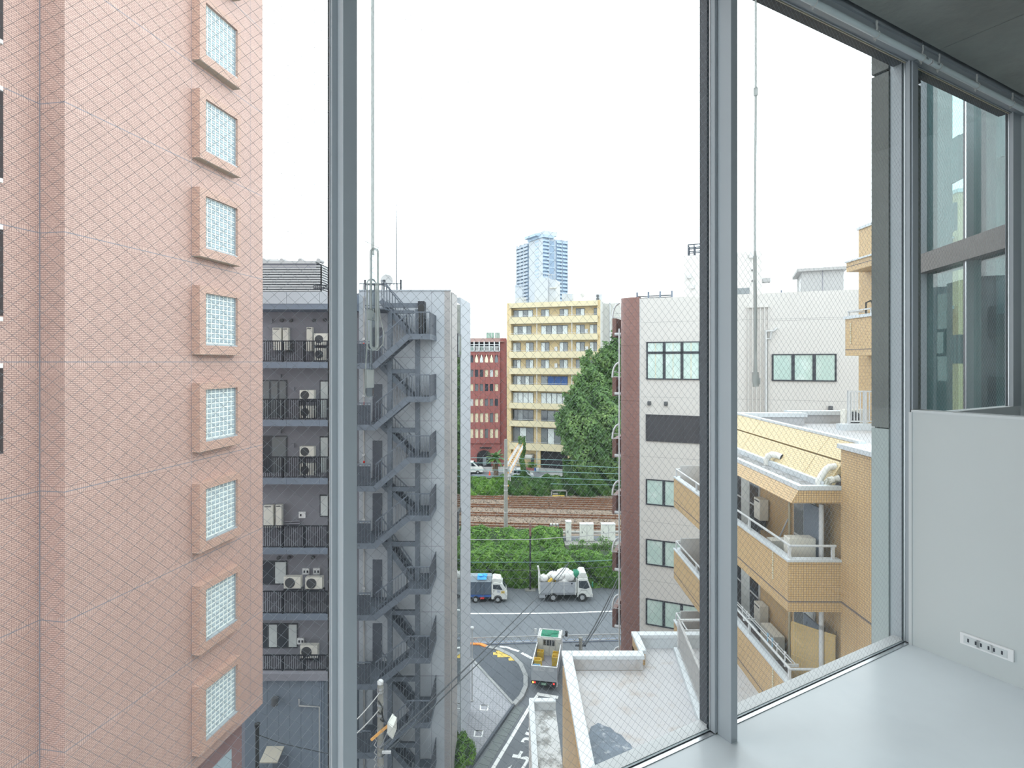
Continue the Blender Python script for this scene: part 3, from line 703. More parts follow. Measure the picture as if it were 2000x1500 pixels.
# roof plant screen
ls = thing('louvered_plant_room', 'grey slatted plant room on the roof of the grey apartment block', 'plant room', (X(500, 31), 31, ztop-.02), 0)
wx = X(628, 31)-X(500, 31); hh = Z(514, 31)-ztop
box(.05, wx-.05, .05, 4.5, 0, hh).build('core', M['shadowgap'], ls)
mb = MB(); n = 13
for k in range(n):
    z = hh*.96*k/n; mb.box(0, wx, -.0, .06, z+.03, z+hh*.96/n-.02); mb.box(wx-.06, wx, .0, 4.5, z+.03, z+hh*.96/n-.02)
stuff(mb.build('slats', M['louver'], ls))
MB().box(-.1, wx-.3, -.12, 4.5, hh*.99, hh+.12).build('roof', M['louver'], ls)
MB().box(-.05, wx-.3, .001, .08, hh*.86, hh*.99).build('panel_band', M['greywall'], ls)
for k in range(4): MB().tube([(wx*(.12+.28*k), -.1, hh+.16), (wx*(.12+.28*k), .6, hh+.2)], .12, 8).build('roof_cap', M['louver'], ls)
box(wx*.1, wx*.3, .3, 1.2, hh+.1, hh+.3).build('roof_box', M['whitemetal'], ls)
rf_ = thing('roof_railing', 'low black railing on the roof edge of the grey apartment block', 'railing', (X(613, 28.2), 28.2, ztop), 0)
mb = MB(); a, b = 0, X(690, 28.2)-X(613, 28.2)
mb.box(a, b, -.02, .02, .22, .27).box(a, b, -.02, .02, .05, .09).box(a, b, -.02, .02, .13, .16)
for k in range(22): mb.box(a+(b-a)*k/21-.012, a+(b-a)*k/21+.012, -.012, .012, 0, .25)
mb.build('rails', M['rail'], rf_)

# heaters and air conditioners on the balconies
def heater(name_label, px0, px1, py0, py1, y=WB-.32, depth=.24, group='white water heaters on the grey balconies'):
    Y = GY+y; t = thing('water_heater', name_label, 'water heater', (X(px0, Y), Y, Z(py1, Y)), 0, group)
    w_, h_ = X(px1, Y)-X(px0, Y), Z(py0, Y)-Z(py1, Y)
    box(0, w_, 0, depth, 0, h_).build('casing', M['ac'], t, None, .012); box(w_*.1, w_*.8, -.012, -.001, h_*.92, h_*.955).build('flue_slot', M['slot'], t)
    box(.01, w_-.01, -.006, -.0005, h_*.30, h_*.9).build('front_panel', M['ac'], t)
    MB().tube([(w_*.4, depth*.5, 0), (w_*.4, depth*.5, -.25)], .03, 6).build('pipe', M['fan'], t)
heater('broad white water heater, first from the left on the top balcony', 532, 549, 640, 684)
heater('narrow white water heater in the middle of the top balcony, beside pipes', 552, 563, 640, 684)
heater('white water heater standing left of the fan unit on the top balcony', 598.5, 610, 639, 686)
heater('broad white water heater on the fourth balcony down', 514.5, 533, 987, 1030)
heater('narrow white water heater on the fourth balcony down, beside pipes', 538, 550, 986, 1030)
def aircon(label, px0, px1, py0, py1, y=-.25, Yfun=GY, loc=None, rz=0, size=None, group='air conditioners on the grey balconies'):
    Y = Yfun+y
    t = thing('air_conditioner', label, 'air conditioner', loc or (X(px0, Y), Y, Z(py1, Y)), rz, group)
    w_, h_ = size or (X(px1, Y)-X(px0, Y), Z(py0, Y)-Z(py1, Y)); d = .3
    box(0, w_, 0, d, .04, h_).build('casing', M['ac'], t, None, .012)
    fx, fz, r = w_*.37, h_*.52, min(w_*.30, h_*.42)
    fg = MB().tube([(fx, -.012, fz), (fx, .0, fz)], r, 20).build('fan_grille', M['fan'], t)
    mb = MB()
    for q in range(4): mb.tube([(fx+r*(.25+.22*q)*math.cos(k*.4), -.016, fz+r*(.25+.22*q)*math.sin(k*.4)) for k in range(17)], .006, 4, False)
    mb.build('grille_rings', M['slot'], fg)
    for a in (.06, w_-.12): box(a, a+.06, .02, d-.02, 0, .04).build('foot', M['fan'], t)
    return t
aircon('upper fan unit of the pair stacked on the top balcony', 613, 640, 651, 675)
aircon('lower fan unit of the pair stacked on the top balcony', 613, 640, 680, 705)
aircon('upper air conditioner of the stack on the second balcony', 585, 613, 762, 782)
aircon('lower air conditioner of the stack behind the second balcony railing', 585, 613, 793, 818)
aircon('upper air conditioner of the stack on the third balcony', 585, 613, 872, 893)
aircon('lower air conditioner of the stack behind the third balcony railing', 585, 613, 906, 931)
aircon('left one of two air conditioners raised on the fifth balcony', 554, 587, 1127, 1151, -.5)
aircon('right one of two air conditioners raised on the fifth balcony', 596, 629, 1128, 1152, -.5)
aircon('lone air conditioner on the lowest balcony of the grey block', 586, 620, 1261, 1287, -.4)
def rack(px0, px1, py0, py1, lab):
    Y = GY-.3; t = thing('stacking_rack', lab, 'rack', (X(px0, Y), Y, Z(py1, Y)), 0, 'racks carrying air conditioners'); w_, h_ = X(px1, Y)-X(px0, Y), Z(py0, Y)-Z(py1, Y)
    for a in (-.03, w_):
        for b in (.05, .35): box(a, a+.03, b, b+.03, 0, h_).build('leg', M['rail'], t)
    box(0, w_, .05, .09, h_-.05, h_-.005).build('shelf_bar', M['rail'], t); box(0, w_, .32, .36, h_-.05, h_-.005).build('shelf_bar', M['rail'], t)
rack(613, 640, 676, 706.5, 'dark rack under the stacked fan units on the top balcony')
rack(585, 613, 783, 820, 'dark rack under the stacked fan units on the second balcony'); rack(585, 613, 894, 933.5, 'dark rack under the stacked fan units on the third balcony')
rack(554, 587, 1152, 1199, 'dark rack under the left raised air conditioner on the fifth balcony'); rack(596, 629, 1153, 1199, 'dark rack under the right raised air conditioner on the fifth balcony')
rack(586, 620, 1288, 1309, 'dark rack under the air conditioner on the lowest balcony')

# ---------------------------------------------------------------- steel escape stair
SY = 26.3                               # front plane
st = thing('escape_staircase', 'galvanised steel escape staircase zigzagging up the grey end wall', 'staircase', (X(702, SY), SY, 0), 0)
o_ = X(702, SY)
sx = lambda px: X(px, SY)-o_
yB = 2.15                               # at the wall
left_b = [581, 715, 835, 954.5, 1066, 1206, 1341, 1475]     # left landing, mid stringer rows
right_b = [657.5, 780, 899, 1012, 1155, 1290, 1416, 1548]
xL0, xL1, xR0, xR1 = sx(690), sx(734), sx(795), sx(839)
zl = [Z(p, SY) for p in left_b]; zr = [Z(p, SY) for p in right_b]
for px in (752, 808): MB().box(sx(px)-.11, sx(px)+.11, 1.0, 1.2, 0, Z(600, SY)).build('column', M['galv'], st)
def mesh_panel(xa, xb, y, za, zb, h, nm, m='galv', step=.13):
    """guard of upright bars between two points following the slope"""
    mb = MB(); mb.bar((xa, y, za+h), (xb, y, zb+h), .05, .05); mb.bar((xa, y, za+.12), (xb, y, zb+.12), .03, .03)
    n = max(2, int(abs(xb-xa)/step))
    for k in range(n+1):
        f = k/n; x = xa+(xb-xa)*f; z = za+(zb-za)*f; mb.box(x-.011, x+.011, y-.011, y+.011, z, z+h)
    return mb
for i in range(8):
    zL, zR = zl[i], zr[i]
    if i > 0:
        ld = MB().box(xL0, xL1, 0, yB, zL-.05, zL+.05).build('landing', M['galv'], st)
        MB().box(xL0, xL1, -.04, 0, zL-.13, zL+.13).build('landing_edge', M['galv'], ld)
        mesh_panel(xL0, sx(724), -.02, zL, zL, 1.15, 0).build('guard', M['galv'], ld)
        box(sx(690), sx(724), -.0, .012, zL+.15, zL+1.05).build('guard_panel', M['galvdark'], ld)
    rd = MB().box(xR0, xR1, 0, yB, zR-.05, zR+.05).build('landing', M['galv'], st)
    MB().box(xR0, xR1, -.04, 0, zR-.13, zR+.13).box(xR1, xR1+.04, -.04, yB, zR-.13, zR+.13).build('landing_edge', M['galv'], rd)
    mesh_panel(xR0, xR1, -.02, zR, zR, 1.15, 0).build('guard', M['galv'], rd)
    box(xR1, xR1+.03, 0, yB, zR+.1, zR+1.15).build('side_screen', M['galvdark'], rd)
    # front flight: left landing (below) up to right landing
    zlow = zl[i+1] if i < 7 else zl[7]-3.1
    fl = MB().bar((xL1-.05, -.02, zlow), (xR0+.05, -.02, zR), .05, .27).bar((xL1-.05, .95, zlow), (xR0+.05, .95, zR), .05, .27).build('flight', M['galv'], st)
    mb = MB(); n = 8
    for k in range(1, n):
        f = k/n; mb.box(xL1+(xR0-xL1)*f-.13, xL1+(xR0-xL1)*f+.13, 0, .93, zlow+(zR-zlow)*f-.02, zlow+(zR-zlow)*f+.02)
    mb.build('treads', M['galvdark'], fl)
    mesh_panel(xL1, xR0, -.02, zlow+.1, zR, 1.05, 0).build('guard', M['galv'], fl)
    # rear flight: right landing up to the next left landing
    if i > 0 or True:
        zup = zl[i]
        f2 = MB().bar((xL1-.05, 1.2, zup), (xR0+.05, 1.2, zR), .05, .25).bar((xL1-.05, yB-.05, zup), (xR0+.05, yB-.05, zR), .05, .25).build('flight', M['galv'], st)
        mb = MB()
        for k in range(1, n):
            f = k/n; mb.box(xL1+(xR0-xL1)*f-.14, xL1+(xR0-xL1)*f+.14, 1.2, yB-.05, zup+(zR-zup)*f-.02, zup+(zR-zup)*f+.02)
        mb.build('treads', M['galvdark'], f2)
        mesh_panel(xL1, xR0, 1.2, zup, zR, 1.0, 0).build('guard', M['galv'], f2)
    # beam tying the columns, door behind, dry riser with its red lamp
    zb = zl[i]-.15
    MB().box(sx(741), sx(812), 1.05, 1.2, zb-.22, zb).build('tie_beam', M['galv'], st)
    Yd = GY; dz = zl[i]
    if i > 0:
        do = box(lx(728, Yd), lx(746.5, Yd), -.04, -.001, dz-.0, dz+1.95).build('door', M['door'], gr)
        box(lx(745, Yd), lx(746, Yd), -.07, -.041, dz+.9, dz+1.1).build('door_handle', M['alu'], do)
# top landing, roof step, black box
box(sx(713), sx(752), .0, yB, Z(602, SY)-.05, Z(602, SY)+.02).build('landing', M['galv'], st)
mesh_panel(sx(713), sx(749), -.02, Z(602, SY), Z(602, SY), 1.1, 0, 'galv', .2).build('guard', M['galvdark'], st)
mesh_panel(sx(749), sx(795), .6, Z(598, SY), Z(650, SY), 1.1, 0).build('guard', M['galv'], st)
box(sx(749), sx(800), 1.1, 1.3, Z(608, SY), Z(602, SY)).build('tie_beam', M['galv'], st)
bx_ = thing('black_cabinet', 'tall black cabinet standing on the top landing of the escape stair', 'cabinet', (X(816, 27.2), 27.2, Z(651, 27.2)), 0)
MB().box(0, X(829, 27.2)-X(816, 27.2), 0, .5, 0, Z(588, 27.2)-Z(651, 27.2)).build('casing', M['rail'], bx_, None, .02); box(.03, .3, -.015, -.001, .2, 1.4).build('cabinet_door', M['blackpole'], bx_)
rp = thing('riser_pipe', 'pale riser pipe with small red lamps running up beside the escape stair', 'pipe', (X(711, 28.2), 28.2, 0), 0)
MB().tube([(0, 0, 0), (0, 0, ztop-.3)], .05, 8).build('pipe', M['louver'], rp)
for py in (672, 787.5, 902, 1030, 1165): MB().blob((.03, -.12, Z(py, 28.1)), .06).build('lamp', M['red'], rp)
for py in (664, 775, 890, 1016, 1150): box(-.07, .07, -.08, .07, Z(py, 28.2), Z(py-4, 28.2)).build('collar', M['whitemetal'], rp)
# rooftop aerials
mast = thing('lightning_rod', 'tall thin lightning rod on the grey block roof', 'rod', (X(774.5, 29), 29, ztop), 0)
MB().tube([(0, 0, 0), (0, 0, Z(470, 29)-ztop), (0, 0, Z(393, 29)-ztop)], [.03, .022, .008], 6).build('rod', M['galv'], mast); box(-.1, .1, -.1, .1, 0, .06).build('base', M['galv'], mast)
rr = thing('roof_guard', 'thin roof guardrail at the head of the escape stair', 'railing', (X(702, 28.9), 28.9, ztop), 0)
mb = MB(); b = X(784, 28.9)-X(702, 28.9)
mb.box(0, b, -.02, .02, .40, .44)
for k in range(12): mb.box(b*k/11-.014, b*k/11+.014, -.014, .014, 0, .42)
mb.build('rails', M['galvdark'], rr)
for px in (713, 750, 783): box(X(px, 28.9)-X(702, 28.9)-.04, X(px, 28.9)-X(702, 28.9)+.04, -.04, .04, 0, .62).build('post', M['rail'], rr)
ae = thing('yagi_aerial', 'thin television aerial leaning above the grey block roof', 'aerial', (X(738, 29.5), 29.5, ztop), 0)
mb = MB().tube([(0, 0, 0), (0, 0, Z(484, 29.5)-ztop)], .02, 5).tube([(X(713, 29.5)-X(738, 29.5), 0, Z(471, 29.5)-ztop), (.05, 0, Z(484, 29.5)-ztop)], .014, 5)
for k in range(4): mb.tube([(-.5+.17*k, -.2, Z(477, 29.5)-ztop-.04*k), (-.5+.17*k, .2, Z(477, 29.5)-ztop-.04*k)], .01, 4)
mb.build('mast', M['galvdark'], ae)
ds = thing('satellite_dish', 'round white satellite dish on the roof above the escape stair', 'dish', (X(755, 29.2), 29.2, ztop), 0)
MB().tube([(0, 0, 0), (0, 0, .5)], .03, 6).build('mast', M['galv'], ds)
mb = MB(); rr_ = .33
vs_ = [(0, .08, .62)]+[(rr_*math.cos(k*math.pi/9), 0, .62+rr_*math.sin(k*math.pi/9)) for k in range(18)]
mb.add(vs_, [(0, 1+k, 1+(k+1) % 18) for k in range(18)], True).add([(x, y+.012, z) for x, y, z in vs_], [(0, 1+(k+1) % 18, 1+k) for k in range(18)], True); mb.build('dish', M['whitemetal'], ds)
MB().tube([(0, .02, .4), (0, -.3, .55)], .012, 5).blob((0, -.3, .57), .035).build('feed_arm', M['galv'], ds)
# ================================================================ WHITE OFFICE BLOCK (right of the street)
wb = thing('white_office_block', 'white office block with charcoal windows and a rounded brown tiled corner', 'building', (X(1250, 32.9), 32.9, 0), -math.atan(1093/2650))
def wl(px, py): p = hit(wb, px, py, 'y', 0); return p.x, p.z
wtop = wl(1252, 583)[1]
xr_ = 15.0
box(0, xr_, 0, 9, 0, wtop).build('wall', M['offwhite'], wb)
# rounded brown tiled corner
cs = hit(wb, 1213, 900, 'y', .55).x
mb = MB(); n = 10; a_, b_ = -cs, .55
prof = [(-a_*math.sin(k/n*math.pi/2), b_*(1-math.cos(k/n*math.pi/2))) for k in range(n+1)]
for k in range(n):
    p, q = prof[k], prof[k+1]; zt = wtop+.1
    mb.add([(p[0], p[1], 0), (p[0], p[1], zt), (q[0], q[1], zt), (q[0], q[1], 0)], [(0, 1, 2, 3)], True)
mb.add([(prof[-1][0], prof[-1][1], 0), (prof[-1][0], prof[-1][1], zt), (prof[-1][0], 9, zt), (prof[-1][0], 9, 0)], [(0, 1, 2, 3)])
mb.add([(x, y, zt) for x, y in prof]+[(prof[-1][0], 9, zt), (0, 9, zt)], [tuple(range(n+3))])
# developed-length uv so tiles run round the curve
o = mb.build('tiled_corner', M['brown'], wb)
uvl = o.data.uv_layers[0].data; acc = [0]
for k in range(n): acc.append(acc[-1]+math.hypot(prof[k+1][0]-prof[k][0], prof[k+1][1]-prof[k][1]))
for k in range(n):
    for j, (u, v) in enumerate(((acc[k], 0), (acc[k], zt), (acc[k+1], zt), (acc[k+1], 0))): uvl[k*4+j].uv = (u, v)
for k in range(8):
    z = wl(1250, 893)[1]-(k-4)*3.3
    if z < wtop: MB().tube([(x*1.002, y-.004, z) for x, y in prof], .012, 4).build('tile_joint', M['brownpanel'], wb)
box(-.02, .02, -.03, .05, 0, wtop).build('corner_bead', M['whitemetal'], wb)
MB().tube([(hit(wb, 1209.5, 800, 'y', .5).x, .5, 0), (hit(wb, 1209.5, 800, 'y', .5).x, .5, wl(1250, 640)[1])], .05, 8).build('downpipe', M['whitemetal'], wb)
for py in (622, 737, 857, 967, 1078, 1188, 1290):
    x1 = hit(wb, 1207, 800, 'y', 1.2).x; x0 = hit(wb, 1196.5, 800, 'y', 1.2).x; z = hit(wb, 1200, py, 'y', 1.2).z
    pn = box(x0-.0, x0+.25, 1.1, 3.2, z-1.15, z).build('balcony_panel', M['brownpanel'], wb)
    box(x0+.25, x1+.5, 1.3, 3.0, z-1.1, z-1.0).build('balcony_floor', M['greywall'], pn)
    MB().tube([(x0, 1.15, z+.0), (x0+.02, 1.15, z+.30), (x0+.10, 1.15, z+.6), (x0+.22, 1.15, z+.8), (x1+.1, 1.15, z+.95)], .06, 6).tube([(x0+.05, 1.15, z+.35), (x1+.2, 1.15, z+.3)], .02, 5).tube([(x0+.05, 1.15, z+.05), (x1+.2, 1.15, z+.02)], .02, 5).build('hoop_rail', M['whitemetal'], pn)
    MB().tube([(x0+.18, 1.0, z-1.0), (x1+.3, 1.0, z-1.0)], .1, 8).build('white_drain', M['whitemetal'], pn)
def wwin(px0, px1, py0, py1, n, glass, transom=None, label=None, frame='dkwindow', deep=.06):
    a, zt = wl(px0, py0); _, zb = wl(px0, py1); b, _ = wl(px1, 700)
    fr = MB().box(a, b, -.01, .03, zb, zt).build('window', M[frame], wb)
    mb = MB()
    for z0, z1 in ((zb, zb+.07), (zt-.06, zt)): mb.box(a-.02, b+.02, -.06, -.0101, z0, z1)
    for k in range(n+1):
        x = a+(b-a)*k/n; w_ = .08 if 0 < k < n else .03; mb.box(x-w_, x+w_, -.05, -.0101, zb, zt)
    if transom: mb.box(a, b, -.05, -.0101, zb+(zt-zb)*transom-.07, zb+(zt-zb)*transom+.07)
    mb.build('window_bars', M[frame], fr)
    for k in range(n):
        x0, x1 = a+(b-a)*k/n+.06, a+(b-a)*(k+1)/n-.06
        for z0, z1 in (((zb+.07, zb+(zt-zb)*transom-.06), (zb+(zt-zb)*transom+.06, zt-.06)) if transom else ((zb+.06, zt-.05),)):
            box(x0, x1, -.025, -.0102, z0, z1).build('pane', M[glass], fr)
            if transom: box((x0+x1)/2-.02, (x0+x1)/2+.02, -.03, -.0255, z0, z1).build('inner_bar', M['cream'], fr)
    return fr
xs3 = (1263.5, 1402)
wwin(1263.5, 1404, 668, 741, 4, 'glassgreen', .71); wwin(1262.5, 1404, 809, 861, 4, 'louverdark', None, None, 'louverdark')
wwin(1262.5, 1404, 935, 985, 4, 'glassgreen'); wwin(1262.5, 1404, 1052, 1102, 4, 'glassgreen'); wwin(1262.5, 1404, 1168, 1219, 4, 'glassgreen')
wwin(1508.5, 1632.5, 691.5, 744, 3, 'glassgreen')
for px, py in ((1268.5, 788), (1301, 789), (1622, 798)):
    x, z = wl(px, py); MB().box(x-.1, x+.1, -.16, 0, z-.1, z+.14).build('vent_hood', M['fan'], wb, None, .03)
for py0, py1 in ((630, 630), (775, 775), (891, 891), (1017, 1017), (1131, 1131)):
    z = wl(1252, py0)[1]; box(.05, xr_, -.003, .001, z-.011, z+.011).build('wall_joint', M['louver'], wb)
z = wl(1485, 627)[1]; box(wl(1500, 627)[0], xr_, -.004, .001, z-.01, z+.01).build('wall_joint', M['louver'], wb)
# cable conduits
x0 = wl(1461, 700)[0]; zt = wl(1461, 598)[1]
for k in range(6):
    x = x0+(wl(1501, 700)[0]-x0)*k/5; MB().tube([(x, -.05, wl(1461, 812)[1]-3), (x, -.05, zt)], .032, 6).build('conduit', M['offwhite'], wb)
MB().box(x0-.05, wl(1501, 700)[0]+.05, -.1, 0, zt-.1, zt).build('conduit_bracket', M['offwhite'], wb)
x1 = wl(1496, 700)[0]
MB().tube([(x1, -.12, wl(1496, 806)[1]), (x1, -.12, wl(1496, 645)[1])], .06, 8).tube([(x1, -.12, wl(1496, 647)[1]), (wl(1511, 647)[0], -.12, wl(1511, 647)[1]), (wl(1518, 641)[0], -.12, wl(1518, 641)[1])], .055, 8).tube([(x1, -.12, wl(1496, 662)[1]), (wl(1505, 662)[0], -.12, wl(1505, 662)[1]), (wl(1506, 648)[0], -.12, wl(1506, 648)[1])], .05, 8).build('branched_pipe', M['whitemetal'], wb)
# roof: tower, plant room, screens
def wr(px, py, y): return hit(wb, px, py, 'y', y)
a = wr(1336, 500, 3.0); b = wr(1488, 500, 3.0)
box(a.x, b.x, 3.0, 7, wtop-.1, a.z).build('stair_tower', M['offwhite'], wb)
q = wr(1443, 561, 3).x; box(wr(1415, 560, 3).x, wr(1464, 560, 3).x, 2.97, 3, wr(1464, 574, 3).z, wr(1464, 562, 3).z).build('tower_window', M['glassgrey'], wb)
for px, py in ((1353, 560), (1346, 540), (1468, 500)): p = wr(px, py, 2.9); MB().box(p.x-.12, p.x+.12, 2.75, 3, p.z-.12, p.z+.12).build('wall_box', M['whitemetal'], wb)
for py in (528, 549): p = wr(1469, py, 2.9); MB().tube([(p.x, 2.7, p.z), (p.x, 3, p.z)], .04, 6).build('spout', M['fan'], wb)
p = wr(1489, 546, 3); MB().box(p.x, p.x+.45, 3.2, 3.8, p.z-.12, p.z+.12).build('flood_lamp', M['louver'], wb)
pr_ = thing('plant_room', 'pale grey box room with an overhanging roof on the white office block', 'plant room', (0, 0, 0), 0)
pr_.location = wb.location; pr_.rotation_euler = wb.rotation_euler
a = wr(1566, 540, 1.6); b = wr(1648, 540, 1.6); zt = wr(1566, 531, 1.6).z
box(a.x, b.x, 1.6, 4.5, wtop-.02, zt).build('walls', M['louver'], pr_); box(a.x-.25, b.x+.15, 1.4, 4.7, zt, zt+.16).build('roof', M['louver'], pr_)
box((a.x+b.x)/2-.02, (a.x+b.x)/2+.02, 1.59, 1.6, wtop, zt).build('panel_joint', M['greywall'], pr_)
box(a.x-.012, a.x, 2.0, 3.2, wtop, zt-.3).build('steel_door', M['whitemetal'], pr_)
sn = thing('roof_screen', 'blue grey slatted screen at the brown corner of the white block roof', 'screen', (0, 0, 0), 0); sn.location = wb.location; sn.rotation_euler = wb.rotation_euler
a, b = wr(1244, 575, 1.5), wr(1312, 575, 1.5)
for k in range(4):
    x = a.x+(b.x-a.x)*k/3; box(x-.05, x+.05, 1.5, 1.62, wtop, wr(1244, 571, 1.5).z).build('post', M['bluegrey'], sn)
for k in range(3): z = wtop+.04+k*.11; box(a.x, b.x, 1.52, 1.58, z, z+.07).build('slat', M['fan'], sn)
s2 = thing('roof_screen', 'thin grey rail with one post beside the roof tower of the white block', 'railing', (0, 0, 0), 0); s2.location = wb.location; s2.rotation_euler = wb.rotation_euler
a, b = wr(1484, 573, 1.5), wr(1527, 573, 1.5)
box(a.x, b.x, 1.5, 1.56, wtop+.06, wtop+.14).build('rail', M['bluegrey'], s2); box(b.x-.06, b.x+.02, 1.5, 1.6, wtop, wtop+.3).build('post', M['bluegrey'], s2); box(a.x, a.x+.06, 1.5, 1.6, wtop, wtop+.14).build('post', M['bluegrey'], s2)
cg = thing('ladder_cage', 'dark ladder cage on top of the white roof tower', 'cage', (0, 0, 0), 0); cg.location = wb.location; cg.rotation_euler = wb.rotation_euler
a, b = wr(1345, 500, 3.6), wr(1380, 500, 3.6); z0 = wr(1345, 500, 3.0).z; h_ = wr(1345, 480, 3.6).z-z0
mb = MB()
for x in (a.x, a.x+.35, b.x):
    for y in (3.3, 4.2): mb.bar((x, y, z0-.05), (x, y, z0+h_), .07, .07)
for z in (.3, .65, 1): mb.bar((a.x, 3.3, z0+h_*z), (b.x, 3.3, z0+h_*z), .06, .06).bar((a.x, 4.2, z0+h_*z), (b.x, 4.2, z0+h_*z), .06, .06).bar((a.x, 3.3, z0+h_*z), (a.x, 4.2, z0+h_*z), .03, .03)
mb.build('frame', M['galvdark'], cg); box(a.x-.05, b.x, 3.3, 4.0, z0-.02, z0+.08).build('base', M['whitemetal'], cg)

# ================================================================ BUFF TILED APARTMENTS (right, near)
tb = thing('buff_tiled_apartments', 'buff mosaic tiled apartment building with white coped balconies and a sloping tiled roof', 'building', (X(1540, 12.65), 12.65, EYE), -math.radians(.52))
L = 9.25
tx = lambda px, Y: X(px, Y)-tb.location.x
def tl(px, py, ax, v): return hit(tb, px, py, ax, v)
WX = 1.34                                 # back wall plane of the balconies
# wing and masses
box(1.18, 7, -5, .0, -EYE, -1.95).build('wing_wall', M['tile'], tb)
box(1.12, 7, -5, .06, -1.95, -1.85).build('wing_coping', M['coping'], tb)
box(1.178, 1.182, -5, 0, -5.44, -5.39).build('wall_joint', M['tilejoint'], tb)
box(WX, 8, .001, L, -EYE, -2.95).build('rear_wall', M['tile'], tb)
box(1.60, 8, .07, 8.4, -2.9, -2.25).build('flat_roof', M['roofconc'], tb)
# canopy: tiled band, coping, gutter
LR = 6.35
ca = MB().prism([(.06, 0, -3.19), (.23, 0, -2.90), (1.18, 0, -2.90), (1.18, 0, -3.19)], (0, LR, 0)).build('canopy_band', M['tile'], tb)
MB().box(.22, .36, -.02, LR, -2.90, -2.80).box(.36, 1.18, -.02, .12, -2.90, -2.80).build('canopy_coping', M['coping'], tb)
box(.36, 1.1, .12, LR, -2.9, -2.875).build('gutter', M['gravelroof'], tb)
box(.84, .95, .12, LR, -2.9, -2.74).build('gutter_kerb', M['coping'], tb)
# sloping tiled roof in panels, open joints
LS = 7.15
segs = [.07, 1.19, 5.05, LS]; xm_, zm_ = 1.27, -2.27
for i in range(3):
    for (x0, z0), (x1, z1) in (((.95, -2.75), (xm_-.012, zm_-.018)), ((xm_+.012, zm_+.018), (1.60, -1.84))):
        MB().prism([(x0, segs[i]+.008, z0), (x1, segs[i]+.008, z1), (x1+.1, segs[i]+.008, z1-.1), (x0+.1, segs[i]+.008, z0-.1)], (0, segs[i+1]-segs[i]-.016, 0)).build('roof_panel', M['tileroof'], tb)
MB().prism([(1.0, .1, -2.80), (1.63, .1, -1.90), (1.63, .1, -2.8)], (0, LS-.12, 0)).build('roof_backing', M['tilejoint'], tb)
box(1.58, 1.74, .0, LS, -1.85, -1.79).build('ridge_coping', M['coping'], tb)
# roof parapets at the back
a, b = tl(1425, 807, 'y', 7.2), tl(1577, 807, 'y', 7.2); z = a.z
MB().box(a.x, b.x, 7.2, 7.6, z-.14, z).build('parapet_coping', M['coping'], tb); box(a.x, b.x-.07, 7.28, 7.5, -2.25, z-.14).build('parapet', M['roofconc'], tb)
b2 = tl(1670, 804, 'y', 7.9); z = tl(1600, 803, 'y', 7.9).z
MB().box(b.x-.3, b2.x+3, 7.9, 8.3, z-.14, z).build('parapet_coping', M['coping'], tb); box(b.x-.3, b2.x+3, 7.98, 8.2, -2.25, z-.14).build('parapet', M['roofconc'], tb)
# railing on a plinth on the roof
rg = thing('roof_railing', 'white upright-bar railing on a white plinth on the buff building roof', 'railing', tb.location, tb.rotation_euler.z)
p = tl(1645, 841, 'z', -2.25); q = tl(1656, 763, 'y', p.y+.15)
box(p.x, p.x+1.2, p.y, p.y+.35, -2.26, -2.05).build('plinth', M['coping'], rg)
mb = MB().box(q.x, q.x+1.1, p.y+.13, p.y+.19, q.z-.05, q.z).box(q.x, q.x+1.1, p.y+.14, p.y+.18, -1.98, -1.94)
for k in range(11): mb.box(q.x+.1*k, q.x+.1*k+.03, p.y+.15, p.y+.175, -1.95, q.z-.05)
for k in range(3): mb.box(q.x+.52*k, q.x+.52*k+.07, p.y+.12, p.y+.2, -2.05, q.z)
mb.build('bars', M['whitemetal'], rg)
aircon('air conditioner behind the white roof railing on the buff building', 0, 0, 0, 0, loc=(tb.location.x+q.x+.35, tb.location.y+p.y+.75, EYE-2.25), rz=0, size=(.8, .62), group='air conditioners on the buff building')
# upper storeys set back on the right
ub = thing('upper_storeys', 'taller buff tiled block with a balcony rising behind the concrete pier', 'building', (X(1677, 20.6), 20.6, EYE-2.25), 0)
box(0, 4, -4.6, 0, 0, 2.25+4.85).build('tiled_wall', M['tile'], ub)
box(-.05, 4.05, -4.65, .05, 2.25+4.85, 2.25+4.95).build('coping', M['coping'], ub)
bx0 = X(1651, 20.1)-X(1677, 20.6)
bz = lambda py, Y=20.1: Z(py, Y)-(EYE-2.25)
bl = MB().box(bx0, 0, -4.4, -.5, bz(695), bz(624)).build('balcony', M['tile'], ub)
MB().box(bx0-.05, 0, -4.45, -.45, bz(624), bz(620)+.03).build('balcony_coping', M['coping'], bl); box(bx0-.003, bx0, -4.4, -.5, bz(684), bz(682.5)).build('balcony_joint', M['tilejoint'], bl)
MB().bar((bx0+.1, -4.4, bz(609)), (bx0+.1, -.5, bz(609)), .05, .05).bar((bx0+.1, -.5, bz(609)), (0, -.5, bz(609)), .05, .05).bar((bx0+.1, -.55, bz(622)), (bx0+.1, -.55, bz(609)), .05, .05).bar((bx0+.1, -1.8, bz(622)), (bx0+.1, -1.8, bz(609)), .05, .05).build('balcony_rail', M['whitemetal'], bl)
for k in range(10): MB().blob((bx0-.02, -.85, bz(634)-k*.075), (.03, .03, .03), 6, 4).build('drain_link', M['cream'], bl)
cn = MB().box(bx0+.1, 0, -4.4, -.4, bz(531), bz(513)).build('canopy', M['tile'], ub); MB().box(bx0+.05, 0, -4.45, -.35, bz(513), bz(510)).build('canopy_coping', M['coping'], cn); box(bx0+.097, bx0+.1, -4.4, -.4, bz(522), bz(520.5)).build('canopy_joint', M['tilejoint'], cn)

